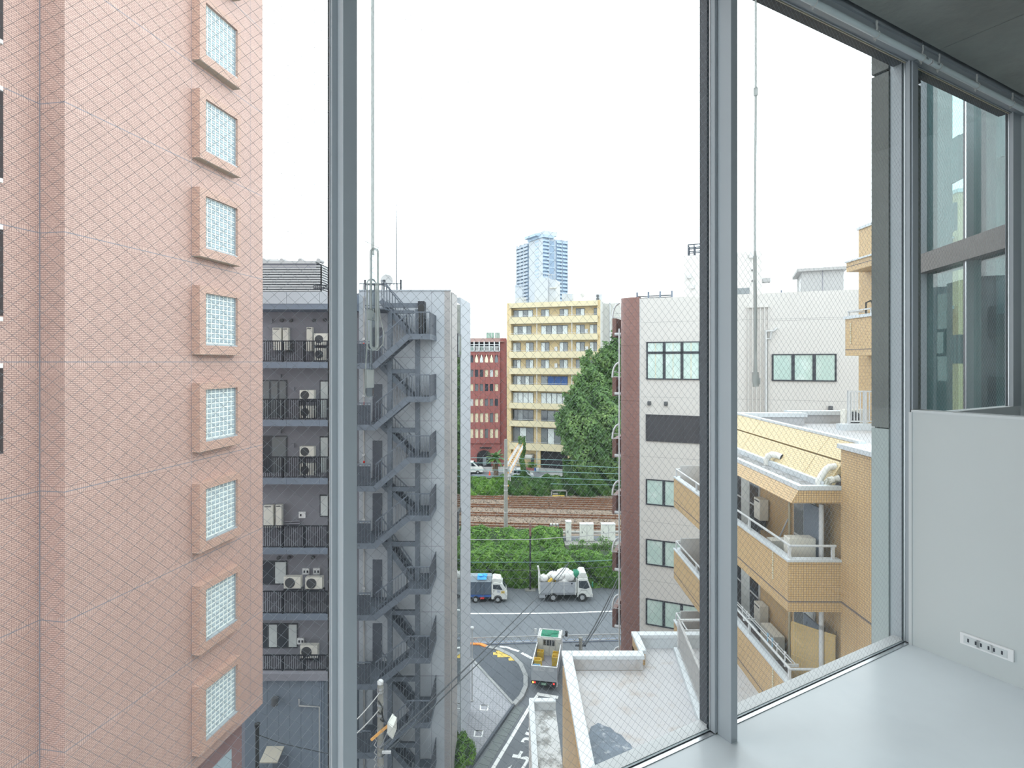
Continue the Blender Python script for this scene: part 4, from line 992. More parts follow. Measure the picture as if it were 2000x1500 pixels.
hk = MB().tube([(bx0+.3, -1.2, bz(622)), (bx0+.3, -1.2, bz(595)), (bx0+.4, -1.3, bz(592)), (bx0+.45, -1.3, bz(596))], .03, 6).build('laundry_hook', M['blackpole'], bl)

# balconies, three storeys
def balcony(zc, far=L, near=0.0):
    """zc: coping height"""
    bal = MB().box(0, .14, near, far, zc-1.18, zc-.05).box(.14, 1.18, near, near+.14, zc-1.18, zc-.05).box(.14, 1.3, far-.14, far, zc-1.18, zc-.05).build('balcony_wall', M['tile'], tb)
    box(.14, WX, near+.14, far-.14, zc-1.18, zc-1.0).build('balcony_slab', M['coping'], bal)
    MB().box(-.03, .17, near-.03, far, zc-.05, zc).box(.17, 1.18, near-.03, near+.17, zc-.05, zc).box(.17, 1.3, far-.17, far+.02, zc-.05, zc).build('coping', M['coping'], bal)
    MB().box(-.003, 1.18, near-.003, far, zc-.968, zc-.935).build('tile_joint', M['tilejoint'], bal)
    mb = MB().tube([(.07, far-.1, zc+.29), (.07, near+.06, zc+.29), (1.1, near+.06, zc+.29)], .03, 8).tube([(.07, far-.1, zc+.29), (1.2, far-.1, zc+.29)], .03, 8)
    for y in (near+.1, near+2.3, near+4.5, near+6.7, far-.1): mb.box(.045, .095, y-.03, y+.03, zc-.01, zc+.29)
    mb.box(1.0, 1.06, near+.03, near+.09, zc-.01, zc+.29); mb.build('rail', M['whitemetal'], bal)
    mb = MB()
    for yy in (near+.75, near+5.4):
        for k in range(11): mb.blob((-.012, yy, zc-.09-k*.062), (.022, .03, .03), 6, 4)
    mb.build('drain_chain', M['cream'], bal)
    return bal
for zc in (-4.467, -7.267, -10.07): balcony(zc)
# doors and partitions on the balcony back wall
def bx(y0, y1, z0, z1, m, nm, x=WX, d=.05, p=None): return box(x-d, x-.001, y0, y1, z0, z1).build(nm, M[m], p or tb)
for zf in (-5.5, -8.3, -11.1):
    zt = zf+2.05
    fr = bx(1.35, 2.4, zf, zt, 'whitemetal', 'window', WX, .04)
    for y0 in (1.40, 1.90): bx(y0, y0+.46, zf+.06, zt-.06, 'curtain' if y0 < 1.5 else 'glassgrey', 'pane', WX, .05, fr); bx(y0, y0+.46, zf+.9, zf+.95, 'whitemetal', 'sash_bar', WX, .06, fr)
    fr = bx(4.55, 6.6, zf, zt, 'whitemetal', 'window', WX, .04)
    for k in range(3): bx(4.6+k*.67, 5.22+k*.67, zf+.06, zt-.06, ('glassdark', 'curtain', 'glassdark')[k], 'pane', WX, .05, fr); bx(4.6+k*.67, 5.22+k*.67, zf+1.0, zf+1.05, 'whitemetal', 'sash_bar', WX, .06, fr)
    box(1.0, 1.04, .5, 1.3, zf, zt).build('frosted_screen', M['bluewall'], tb)
    MB().tube([(.93, .35, zf-.7), (.93, .35, zf+2.2)], .055, 10).build('downpipe', M['whitemetal'], tb)
    MB().tube([(WX-.05, 2.62, zf), (WX-.05, 2.62, zf+2.1)], .03, 8).build('wall_pipe', M['cream'], tb)
    box(.16, WX, 8.9, 8.95, zf, zf+1.5).build('white_screen', M['whitemetal'], tb)
# things on the balconies
def heater2(label, y, z, zh=.62):
    t = thing('water_heater', label, 'water heater', (tb.location.x+WX-.001, tb.location.y+y, EYE+z), tb.rotation_euler.z, 'water heaters on the buff building')
    box(-.26, 0, 0, .42, 0, zh).build('casing', M['ac'], t, None, .012); box(-.268, -.261, .05, .37, zh*.86, zh*.91).build('flue_slot', M['slot'], t); box(-.264, -.2605, .02, .40, zh*.12, zh*.8).build('front_panel', M['ac'], t)
    box(-.2, -.02, .12, .3, -.3, 0).build('pipe_cover', M['fan'], t); MB().tube([(-.1, .36, 0), (-.12, .38, -.4), (-.05, .4, -.6)], .014, 6).build('hose', M['fan'], t)
p1 = tl(1475, 1010, 'x', WX-.26); heater2('white water heater on the buff wall of the top balcony', p1.y-.42, p1.z)
p2 = tl(1475, 1213, 'x', WX-.26); heater2('white water heater on the buff wall of the lower balcony', p2.y-.42, p2.z)
tx0, ty0 = tb.location.x, tb.location.y
aircon('boxy white outdoor unit at the near end of the top buff balcony', 0, 0, 0, 0, loc=(tx0+.30, ty0+.55, EYE-5.467), size=(.62, 1.30), group='air conditioners on the buff building')
aircon('low white outdoor unit further along the top buff balcony', 0, 0, 0, 0, loc=(tx0+.32, ty0+1.5, EYE-5.467), size=(.7, .95), group='air conditioners on the buff building')
aircon('white outdoor unit below the heater on the lower buff balcony', 0, 0, 0, 0, loc=(tx0+1.26, ty0+2.75, EYE-8.267), rz=math.pi/2, size=(.85, .7), group='air conditioners on the buff building')
pl_ = thing('leaning_pole', 'white pole leaning on the wall of the top buff balcony', 'pole', (tx0, ty0, EYE), 0)
MB().tube([(1.0, 3.0, -5.4), (1.3, 2.66, -4.3)], .025, 6).build('pole', M['whitemetal'], pl_)
# ducts on the gutter roof
def duct(label, path, r, m, dark_end=True):
    t = thing('vent_duct', label, 'duct', tb.location, tb.rotation_euler.z); MB().tube(path, r, 14, True).build('duct', M[m], t)
    a, b = Vector(path[-2]), Vector(path[-1]); d = (b-a).normalized()
    if dark_end: MB().tube([b-d*.01, b+d*.004], r*1.06, 14).build('duct_mouth', M['slot'], t)
    return t
q = tl(1498, 907, 'z', -2.86); r_ = .1
duct('clean white elbow duct standing alone on the gutter roof', [(q.x, q.y, -2.885), (q.x, q.y, -2.72), (q.x+.02, q.y-.04, -2.62), (q.x+.08, q.y-.13, -2.56), (q.x+.16, q.y-.26, -2.56), (q.x+.24, q.y-.40, -2.60)], .085, 'duct')
q = tl(1600, 949, 'z', -2.86)
duct('long white wrapped duct climbing to the buff wing wall', [(q.x, q.y, -2.885), (q.x, q.y+.02, -2.76), (q.x+.06, q.y+.0, -2.62), (q.x+.16, q.y-.02, -2.47), (q.x+.22, q.y-.03, -2.42), (1.2, q.y-.05, -2.40)], .075, 'duct', False)
q2 = tl(1612, 951, 'z', -2.86)
duct('mossy stained duct lying beside the wing wall on the gutter roof', [(q2.x, q2.y-.02, -2.885), (q2.x+.02, q2.y-.03, -2.78), (q2.x+.08, q2.y-.04, -2.70), (q2.x+.18, q2.y-.06, -2.67), (q2.x+.28, q2.y-.08, -2.63)], .085, 'ductmoss')
# reed screen and laundry pegs on the lower balcony
rd = thing('reed_screen', 'straw coloured reed screen hung at the near end of the lower buff balcony', 'screen', tb.location, tb.rotation_euler.z)
mb = MB(); a = tl(1545, 1212, 'y', .75); b = tl(1632, 1240, 'y', .25); n = 46
for k in range(n):
    f = k/n; zt = a.z+(b.z-a.z)*f; x = a.x+(b.x-a.x)*f; y = .75-.5*f; bow = .05*math.sin(f*3.1)
    mb.box(x, x+(b.x-a.x)/n*.9, y-bow-.004, y-bow+.004, zt-1.5, zt-.0)
stuff(mb.build('reeds', M['reed'], rd))
MB().tube([(a.x, .73, a.z-.02), (b.x, .23, b.z-.02)], .014, 6).tube([(a.x, .73, a.z-.8), (b.x, .2, b.z-.8)], .008, 6).build('top_cane', M['reed'], rd)
for f in (.0, .35, .75, 1): MB().tube([(a.x+(b.x-a.x)*f, .74-.5*f, a.z+(b.z-a.z)*f-.03), (a.x+(b.x-a.x)*f+.01, .74-.5*f, a.z+(b.z-a.z)*f+.09)], .006, 5).build('tie', M['blackpole'], rd)
lr = thing('laundry_poles', 'pair of laundry poles along the lower balcony rail of the buff building', 'poles', (tx0, ty0, EYE), 0)
MB().tube([(.22, 0.3, -6.96), (.22, 5.2, -6.96)], .016, 6).tube([(.34, .3, -7.02), (.34, 5.2, -7.02)], .016, 6).build('pole', M['whitemetal'], lr)
for y in (.3, 2.6, 5.1): box(.05, .38, y-.02, y+.02, -7.05, -6.99).build('bracket', M['whitemetal'], lr)
for k, (y, dy) in enumerate(((1.0, 0), (1.25, 1), (1.5, 1), (2.6, 0), (2.75, 0), (3.05, 0), (3.6, 0), (4.2, 0), (.6, 0))):
    pg = tag(MB().tube([(.22, y-.03, -6.86), (.22, y, -6.95), (.22, y+.03, -6.86)], .014, 5).tube([(.22, y, -6.95), (.22, y+.01, -7.08)], .016, 5).build('laundry_peg', M['bluecrate' if dy else 'plastic']), 'white plastic peg clipped on the laundry pole of the lower buff balcony' if not dy else 'pale blue peg clipped on the laundry pole of the lower buff balcony', 'peg', 'laundry pegs on the lower buff balcony' if not dy else 'pale blue laundry pegs')
    pg.location = (tx0, ty0, EYE)

# ---------------------------------------------------------------- low terraces
tr = thing('terrace_roof', 'pale concrete terrace roof edged by white coping and buff tiles', 'terrace', (1.40, 15.5, EYE), 0)
zc = -8.0; zf = -8.42
box(0, 4.9, -9, 0, -EYE, zf).build('tiled_block', M['tile'], tr)
box(.24, 4.9, -9, -.25, zf, zf+.012).build('roof_slab', M['roofconc'], tr)
box(2.17, 4.9, -.25, 1.1, -EYE, zf+.012).build('roof_extension', M['roofconc'], tr)
MB().box(.03, .22, -9, -.03, zf, zc-.12).box(.22, 2.17, -.22, -.03, zf, zc-.12).build('parapet', M['tile'], tr)
MB().box(-.03, .25, -9, .03, zc-.12, zc).box(.25, 2.22, -.26, .03, zc-.12, zc).build('coping', M['coping'], tr, None, .02)
MB().box(.25, 2.17, -.24, -.222, zf+.012, zc-.12).build('inner_face', M['roofconc'], tr)
MB().box(2.17, 2.3, .03, 1.1, zf-2, zc-.12).box(2.3, 4.9, .97, 1.1, zf, zc-.12).build('parapet', M['tile'], tr)
MB().box(2.14, 2.34, .03, 1.14, zc-.12, zc).box(2.34, 4.9, .9, 1.14, zc-.12, zc).build('coping', M['coping'], tr, None, .02)
box(2.3, 4.9, .93, .97, zf+.012, zc-.12).build('inner_face', M['coping'], tr)
MB().poly([(3.28, .7), (3.5, .7), (3.2, -2.2), (2.95, -2.2)], zf, zf+.16).poly([(2.95, -2.2), (3.2, -2.2), (2.9, -6), (2.6, -6)], zf, zf+.16).build('rail_plinth', M['coping'], tr)
# repair patch of dark asphalt with a ragged edge
mb = MB(); pp = [(.26, -3.1), (.33, -2.85), (.42, -2.62), (.52, -2.56), (.6, -2.48), (.74, -2.6), (.86, -2.66), (.93, -2.82), (1.06, -2.9), (1.13, -3.1), (1.2, -3.2), (1.22, -3.38), (1.36, -3.47), (1.5, -3.45), (1.62, -3.62), (1.8, -3.72), (2.0, -3.7), (2.3, -4.0), (2.3, -6.5), (.26, -6.5)]
mb.poly(pp, zf+.012, zf+.03); stain_m = stain(mat('asphalt patch', (112, 122, 134), .9, .2, 4), (196, 200, 204), 5, .55, .7, .7); mb.build('asphalt_patch', stain_m, tr)
tg = thing('terrace_railing', 'white upright-bar railing running along the terrace beside the buff building', 'railing', (1.40, 15.5, EYE), 0)
p0, p1 = Vector((3.39, .6, zf+.15)), Vector((3.02, -3.2, zf+.15)); h_ = .84
mb = MB().bar(p0+Vector((0, 0, h_)), p1+Vector((0, 0, h_)), .06, .05).bar(p0+Vector((0, 0, .08)), p1+Vector((0, 0, .08)), .04, .04)
for k in range(42): p = p0+(p1-p0)*k/41; mb.box(p.x-.012, p.x+.012, p.y-.012, p.y+.012, p.z+(0 if k % 10 == 0 else .08), p.z+h_)
mb.build('bars', M['louver'], tg)
MB().bar(p0+Vector((0, 0, h_)), p0+Vector((1.6, .05, h_)), .05, .05).bar(p0+Vector((0, 0, h_-.3)), p0+Vector((1.6, .05, h_-.3)), .04, .04).bar(p0, p0+Vector((0, 0, h_)), .06, .06).build('end_rail', M['whitemetal'], tg)
lo = thing('lower_terrace_roof', 'narrow lower roof with white coping and a long dark stain', 'terrace', (.54, 18.0, EYE), 0)
zc = -10.8; zf = -11.12
box(0, .855, -9, 0, -EYE, zf).build('white_block', M['offwhite'], lo)
lm = stain(mat('stained pale roof', (198, 200, 202), .85, .04, 1), (128, 128, 126), 1.5, .53, .62, .85, 3.1); stain(lm, (110, 110, 108), 9, .6, .68, .8)
box(.16, .855, -9, -.16, zf, zf+.012).build('roof_slab', lm, lo)
MB().box(.02, .15, -9, -.02, zf, zc-.06).box(.15, .855, -.15, -.02, zf, zc-.06).build('parapet', M['coping'], lo)
MB().box(0, .165, -9, 0, zc-.06, zc).box(.165, .855, -.19, 0, zc-.06, zc).build('coping', M['coping'], lo, None, .012)
box(-.09, 0, -9, -2.0, -EYE, zc-1.1).build('side_ledge', M['offwhite'], lo)

# ---------------------------------------------------------------- glass wing of the room's own building
gw = thing('glass_wing', 'teal glass wing with a brown spandrel band seen behind the half-height partition', 'building', (X(1788, 6), 6.0, EYE), -math.atan(.19))
def gl(px, py): p = hit(gw, px, py, 'x', 0); return p.y, p.z
ym = gl(1883, 300)[0]
zs0, zs1 = gl(1797, 535)[1], gl(1797, 499)[1]
ye = -3.3
M['wingpane'] = glassmat('teal glass', (.62, .80, .79), .10)
M['wingroom'] = mat('wing interior', (120, 142, 142), .8, .12, 1.2, 0, .2, 0, 40, (1, 4, .6))
box(.55, 3, ye, -.02, -EYE, 9).build('wing_core', M['wingroom'], gw)
def reflection_panel(px0, px1, py0, py1, m='palegrey'):  # pale strips behind the panes that imitate reflections in the wing glass
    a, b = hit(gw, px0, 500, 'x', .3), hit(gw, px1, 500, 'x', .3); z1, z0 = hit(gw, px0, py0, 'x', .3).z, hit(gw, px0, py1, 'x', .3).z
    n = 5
    for k in range(n): box(.28+.02*(k % 2), .31+.02*(k % 2), b.y+(a.y-b.y)*k/n, b.y+(a.y-b.y)*(k+1)/n-.004, z0, z1).build('reflection_strip', M[m], gw)
reflection_panel(1815, 1850, 285, 385, 'offwhite'); reflection_panel(1858, 1962, 275, 360); reflection_panel(1815, 1868, 420, 470); reflection_panel(1815, 1850, 650, 760, 'offwhite'); reflection_panel(1858, 1880, 655, 710); reflection_panel(1900, 1960, 560, 620); reflection_panel(1905, 1930, 620, 740, 'offwhite')
box(.0, .3, -.10, .02, -EYE, 9).build('corner_frame', M['steel'], gw)
for z0, z1 in ((zs1, 9), (-3.9, zs0), (-6, -4.2)):
    for y0, y1 in ((ym+.03, -.1), (2*ym+.03, ym-.03), (3*ym, 2*ym-.03)):
        box(.06, .08, y0, y1, z0, z1).build('glass_pane', M['wingpane'], gw)
for k in (1, 2):
    y = ym*k; box(.0, .25, y-.014, y+.014, -EYE, 9).build('mullion', M['mullion'], gw); box(.0, .12, y-.034, y-.015, -EYE, 9).build('mullion_bead', M['alu'], gw)
box(-.03, .25, ye, -.0, zs0, zs1).build('spandrel', M['spandrel'], gw); box(-.03, .25, ye, 0, -4.2, -3.9).build('spandrel', M['spandrel'], gw)
# ================================================================ RAILWAY EMBANKMENT AND FAR STREET
PL = 3.0
def zp(py, Y): return Z(py, Y)
struct(box(-300, 300, 58.6, 700, -.3, PL-.02).build('terrain', M['asphalt'], None))
rl_ = struct(empty('trim_9'))
box(-40, 40, 60.2, 79.2, PL-.02, PL+.01).build('ballast_bed', M['ballast'], rl_)
N = 9000; px_ = rng.uniform(-9, 17, N); py_ = rng.uniform(61, 79, N)
leaves('ballast_stones', M['ballast'], np.stack([px_, py_, np.full(N, PL+.03)+rng.uniform(0, .05, N)], 1), np.tile([0, 0, 1.0], (N, 1)), .11, rl_, .5, .8)
for k in range(26): box(-14+k*1.2+.01, -14+(k+1)*1.2-.01, 60.9, 61.5, PL, PL+.16).build('trough_lid', M['conc'], rl_)
def track(label, Yc, xa, xb, rz):
    t = thing('railway_track', label, 'railway track', (0, Yc, PL), rz, 'rusty railway tracks')
    mb = MB(); n = int((xb-xa)/.62)
    for k in range(n): mb.box(xa+k*.62, xa+k*.62+.22, -.78, .78, .005, .045)
    stuff(mb.build('sleepers', M['sleeper'], t))
    for y in (-.535, .535): MB().box(xa, xb, y-.065, y+.065, .07, .09).box(xa, xb, y-.02, y+.02, .09, .16).box(xa, xb, y-.036, y+.036, .16, .2).build('rail', M['rust'], t)
RT = -math.radians(4.9)
for Yc, lab, xa, xb in ((76.4, 'rusty railway track farthest from the street, below the ivy bank', -9, 20), (72.1, 'rusty railway track second from the ivy bank', -9, 20), (68.1, 'rusty railway track third from the ivy bank', -9, 20), (63.8, 'rusty railway track nearest the grey trackside cabinets', -9, 20)):
    track(lab, Yc, xa, xb, RT)
track('short rusty siding track branching between the two farthest tracks', 74.25, -.6, 20, RT*.92)
# far street
fs = struct(empty('trim_10'))
box(-60, 60, 82, 94.5, PL-.02, PL+.01).build('far_roadway', M['asphalt'], fs); box(-60, 60, 94.5, 99, PL-.02, PL+.15).build('far_pavement', M['kerb'], fs)
box(-20, 30, 88.4, 88.6, PL+.01, PL+.02).build('lane_line', M['paint'], fs)
MB().poly([G(1050, 933, PL)[:2], G(1067, 924, PL)[:2], G(1110, 924, PL)[:2], G(1100, 940, PL)[:2], G(1060, 936, PL)[:2]], PL, PL+.03).build('pale_apron', M['kerb'], fs)
# hedges
def hedge_pts(n, x0, x1, prof, bump=.18):
    """points on a hedge whose front/top outline is a list of (Y, z)"""
    P = np.array(prof, float); seg = np.linalg.norm(np.diff(P, axis=0), axis=1); cum = np.concatenate([[0], np.cumsum(seg)])
    t = rng.uniform(0, cum[-1], n); i = np.clip(np.searchsorted(cum, t)-1, 0, len(seg)-1); f = (t-cum[i])/seg[i]
    q = P[i]+(P[i+1]-P[i])*f[:, None]; d = P[i+1]-P[i]; nn = np.stack([-d[:, 1], d[:, 0]], 1)/np.linalg.norm(d, axis=1)[:, None]
    x = rng.uniform(x0, x1, n)
    b = bump*(np.sin(x*1.9+q[:, 1]*2.1)+np.sin(x*.83-q[:, 0]*1.3)+np.sin(x*4.1+q[:, 1]*3.7)*.6)+rng.normal(0, .06, n)
    p = np.stack([x, q[:, 0]+nn[:, 0]*b, q[:, 1]+nn[:, 1]*b], 1); nr = np.stack([np.zeros(n), nn[:, 0], nn[:, 1]+.35], 1)
    return p, nr
def hedge(name, label, x0, x1, prof, n, m, size, group=None, bump=.18, core='leafd'):
    t = thing(name, label, 'hedge', (0, 0, 0), 0, group)
    pf = [(x0, y+.12, z-.1) for y, z in prof]+[(x0, prof[-1][0], min(z for y, z in prof)-.1)]
    if prof[0][1] > min(z for y, z in prof): pass
    MB().prism(pf, (x1-x0, 0, 0)).build('twiggy_core', M[core], t)
    p, nr = hedge_pts(n, x0, x1, prof, bump); leaves('leaves', M[m], p, nr, size, t, .55)
hedge('clipped_hedge', 'lower tier of the green hedge along the street behind the trucks', -9, 14.5, [(53.75, 0), (53.6, 1.2), (53.5, 2.6), (53.9, 3.05), (55.4, 3.0)], 26000, 'leaf1', .15, None, .12)
hedge('ivy_bank', 'upper tier of ivy covering the bank below the tracks', -9, 5.3, [(55.3, 2.5), (56.4, 2.6), (57.6, 3.2), (58.6, 3.9), (59.6, 4.0), (60.1, 3.5)], 16000, 'leaf1', .15, None, .14)
hedge('ivy_bank', 'leafy bank between the far tracks and the far street, left of the concrete mast', -9, -.5, [(78.6, 3), (78.7, 3.8), (79.4, 4.9), (80.6, 5.1), (81.6, 4.7)], 9000, 'leaf1', .2, None, .16)
hedge('ivy_bank', 'darker leafy bank between the far tracks and the yellow apartments', -.45, 7.35, [(78.4, 3), (78.3, 3.8), (78.9, 4.8), (80, 5.2), (81.6, 5.0)], 8000, 'leaf2', .2, None, .2)
hedge('shrub_bank', 'tall dark shrubs under the ginkgo tree', 7.4, 18, [(78.2, 3), (77.9, 4.6), (78.6, 6.2), (80, 7.3), (82, 7.4)], 14000, 'leaf2', .22, None, .35)
# weeds and concrete blocks at the right of the bank
cb = struct(empty('trim_11'))
for k in range(6): box(5.45+k*1.45, 6.86+k*1.45, 57.3, 58.9, 2.2, 2.95).build('concrete_block', M['conc'], cb)
for k in range(5): box(5.9+k*1.6, 7.4+k*1.6, 55.6, 57.2, 1.9, 2.45).build('concrete_block', M['conc'], cb)
box(5.4, 14.5, 55.5, 58.7, 0, 2.2).build('earth_core', M['ballast'], cb)
wl_ = ('weed clump nearest the ivy bank corner, thin and medium tall', 'tallest weed clump, below the middle trackside cabinet', 'weed clump just right of the tallest one below the cabinets', 'small weed clump just left of the tallest one below the cabinets', 'lowest weed clump on the blocks close to the ivy bank')
for i, (x, y, h_) in enumerate(((7.1, 56.6, 1.3), (9.2, 56.4, 1.7), (9.8, 56.3, 1.2), (8.4, 56.6, .9), (6.2, 56.5, .8))):
    t = thing('weed_clump', wl_[i], 'weeds', (x, y, 2.45), 0, 'weeds below the trackside cabinets')
    n = 260; q = np.stack([rng.normal(0, .28, n), rng.normal(0, .2, n), rng.uniform(0, h_, n)], 1); leaves('leaves', M['leaf1'], q, q*[1, 1, .2]+[0, 0, .4], .11, t, .6)
    MB().tube([(0, 0, 0), (.03, 0, h_)], .02, 5).tube([(-.1, 0, 0), (-.2, 0, h_*.8)], .015, 5).build('stem', M['leafd'], t)
# bush at the foot of the grey block
g = G(902, 1492); t = thing('round_bush', 'round green bush at the foot of the grey block', 'bush', (g.x-.1, g.y+.3, .14), 0)
n = 2600; u = rng.normal(0, 1, (n, 3)); u /= np.linalg.norm(u, axis=1)[:, None]; u[:, 2] = np.abs(u[:, 2]); rad = 1+.1*np.sin(u[:, :1]*9)+rng.normal(0, .05, (n, 1))
leaves('leaves', M['leaf1'], u*rad*[.75, .95, 1.15], u, .07, t, .5); MB().blob((0, 0, .45), (.68, .88, .6), 12, 8, .05).build('twiggy_core', M['leafd'], t)

# ginkgo
gk = thing('ginkgo_tree', 'big dense green ginkgo tree in front of the yellow apartments', 'tree', (X(1178, 84), 84, PL), 0)
bl_ = [(1212, 690, 30, 0), (1200, 725, 40, 1), (1155, 728, 20, -1.5), (1142, 705, 9, -1.5), (1210, 655, 14, 0), (1170, 770, 46, -1), (1132, 790, 30, -2), (1112, 830, 27, -2.5), (1150, 830, 48, -3), (1190, 830, 55, -3.5), (1125, 868, 27, -3), (1160, 885, 45, -4), (1200, 890, 42, -4), (1100, 815, 13, -2), (1135, 745, 14, -2), (1215, 780, 45, -2), (1118, 780, 14, -2), (1180, 700, 17, -1), (1235, 850, 40, -2), (1128, 760, 10, -2), (1150, 690, 6, -1.5), (1108, 860, 12, -2.6)]
P_, N_ = [], []; core = MB()
for px, py, r, dy in bl_:
    Yb = 84+dy; c = np.array([X(px, Yb)-gk.location.x, dy, Z(py, Yb)-PL]); R_ = r*Yb/F
    n = int(900*R_*R_/1.6)+120; u = rng.normal(0, 1, (n, 3)); u /= np.linalg.norm(u, axis=1)[:, None]; u[:, 1] = -np.abs(u[:, 1])*np.sign(rng.uniform(-.25, 1, n))
    rad = 1+.16*np.sin(u[:, :1]*8+u[:, 2:]*5)+.12*np.sin(u[:, 2:]*13+u[:, :1]*6)+rng.normal(0, .07, (n, 1))
    P_.append(c+u*rad*R_*[1, .9, 1.12]); N_.append(u+[0, 0, .35]); core.blob(c, (R_*.85, R_*.75, R_*.95), 10, 7, .08)
P_ = np.concatenate(P_); N_ = np.concatenate(N_); k_ = P_[:, 2] > .6
leaves('foliage', M['gink'], P_[k_], N_[k_], .21, gk, .6); core.build('crown_core', M['leafd'], gk)
MB().tube([(0, 0, 0), (.1, 0, 4), (.3, 0, 10), (.4, 0, 18)], [.5, .42, .3, .1], 10).build('trunk', M['bark'], gk)
for a_ in (-2.2, 1.8, 3): MB().tube([(.1, 0, 4), (a_*.6, -.5, 6.5), (a_*1.4, -1, 9)], [.2, .15, .06], 6).build('branch', M['bark'], gk)

# palm
pm = thing('windmill_palm', 'palm tree with a shaggy trunk beside the far street', 'palm', (X(968, 80.2), 80.2, PL+1.4), 0)
tz = zp(893, 80)-PL-1.4
MB().tube([(0, 0, -.3), (.05, 0, tz*.4), (0, 0, tz)], [.42, .36, .22], 10).build('trunk', M['bark'], pm)
mb = MB()
def frond(mb, az, el, ln, droop, wd):
    pts = []
    for k in range(6):
        f = k/5; d = ln*f*math.cos(el); pts.append(Vector((math.cos(az)*d, math.sin(az)*d, tz+ln*f*math.sin(el)-droop*f*f)))
    for k in range(5):
        s_ = Vector((-math.sin(az), math.cos(az), 0)); w0, w1 = wd*math.sin(.5+k*.5)*.9, wd*math.sin(.5+(k+1)*.5)*.9
        mb.add([pts[k]-s_*w0, pts[k]+s_*w0, pts[k+1]+s_*w1, pts[k+1]-s_*w1], [(0, 1, 2, 3)])
for k in range(34):
    mb = MB(); frond(mb, k*2.4, .9-1.3*(k/34), random.uniform(1.4, 1.9), random.uniform(.2, .7), .26); mb.build('frond', M['gink'] if k < 27 else M['leaf1'], pm)
for k in range(16):
    mb = MB(); frond(mb, k*2.1, -1.1, random.uniform(1.0, 2.0), .5, .16); mb.build('dead_frond', M['reed'] if k % 2 else M['bark'], pm)

# ================================================================ YELLOW APARTMENTS
ya_ = thing('yellow_apartment_block', 'cream yellow apartment block with eight rows of balconies beyond the railway', 'building', (X(990, 100), 100, PL), -math.radians(18.3))
def yl(px, py, y=0): p = hit(ya_, px, py, 'y', y); return p.x, p.z
RW = yl(1172.5, 700)[0]; zt = yl(990, 592)[1]
box(0, .8, 0, 10, 0, zt).build('end_wall', M['yellow'], ya_); box(RW-.55, RW, 0, 10, 0, zt).build('end_wall', M['yellow'], ya_)
box(.8, RW-.55, 1.0, 10, 0, zt).build('wall', M['yellow'], ya_)
box(RW, RW+.05, 0.0, 10, 0, zt).build('side_wall', M['yside'], ya_)
rows = [(592.5, 602), (620, 633), (654, 665.5), (687, 699), (719, 730.5), (750.5, 763), (786, 797), (820.5, 831.5), (863.5, 877)]
fl_ = []
for i, (a, b) in enumerate(rows):
    z1, z0 = yl(998, a)[1], yl(998, b)[1]; fl_.append((z0, z1))
    pr2 = box(.55, RW-.4, -.35, -.2, z0, z1).build('parapet', M['yellowpar'], ya_)
    box(.6, RW-.45, -.2, 1.0, z0+.02, z0+.2).build('balcony_floor', M['yside'], ya_)
    if i: MB().box(.6, RW-.45, -.3, -.26, z1+.18, z1+.22).build('handrail', M['whitemetal'], pr2)
for px in (1048.5, 1117):
    x = yl(px, 700, -.1)[0]; MB().tube([(x, -.1, 0), (x, -.1, zt)], .07, 6).build('downpipe', M['whitemetal'], ya_)
lay = {0: (('A', 1003, 1041, 4), ('B', 1057, 1073, 2), ('B', 1093, 1110, 2), ('C', 1125, 1142, 2), ('C', 1160, 1168, 1)),
       1: (('A', 1003, 1038, 4), ('B', 1057, 1109, 5), ('C', 1125, 1142, 2), ('C', 1152, 1168, 2)),
       2: (('A', 1002, 1017, 2), ('A', 1027, 1042, 2), ('B', 1057, 1073, 2), ('B', 1093, 1109, 2), ('C', 1125, 1142, 2), ('C', 1152, 1168, 2)),
       3: (('A', 1002, 1017, 2), ('A', 1027, 1042, 2), ('B', 1057, 1073, 2), ('B', 1093, 1109, 2), ('C', 1125, 1142, 2), ('C', 1152, 1168, 2)),
       4: (('A', 1002, 1042, 5), ('B', 1057, 1109, 4), ('C', 1125, 1168, 4)), 5: (('A', 1002, 1042, 4), ('B', 1057, 1109, 5), ('C', 1125, 1168, 4)),
       6: (('A', 1002, 1042, 4), ('B', 1057, 1109, 4), ('C', 1125, 1168, 4)), 7: (('A', 1002, 1042, 3), ('B', 1057, 1109, 4), ('C', 1125, 1168, 4))}
for i in range(8):
    ztop_, zb_ = fl_[i][0]-.32, fl_[i+1][1]-.55
    for (g_, p0, p1, n) in lay[i]:
        x0, x1 = yl(p0, 700, 1.0)[0], yl(p1, 700, 1.0)[0]
        fr = box(x0, x1, .93, .999, zb_, ztop_).build('window', M['darkframe'], ya_)
        for k in range(n):
            mk = {5: ('curtain', 'curtain', 'curtain'), 6: ('glassdark', 'glassdark', 'glassgrey')}.get(i, ('glassgrey', 'curtain', 'curtain', 'glassgrey'))[(k*2+i) % (3 if i in (5, 6) else 4)]
            if i == 4 and g_ == 'B': mk = 'blue' if k else 'glassgrey'
            box(x0+(x1-x0)*k/n+.06, x0+(x1-x0)*(k+1)/n-.06, .915, .929, zb_+.08, ztop_-.1).build('pane', M[mk], fr)
for i, px in ((2, 1086), (2, 1146), (3, 1086), (1, 1145)):
    x = yl(px, 700, .8)[0]; box(x-.25, x+.25, .7, .999, fl_[i+1][1]+.1, fl_[i+1][1]+.85).build('wall_heater', M['whitemetal'], ya_)
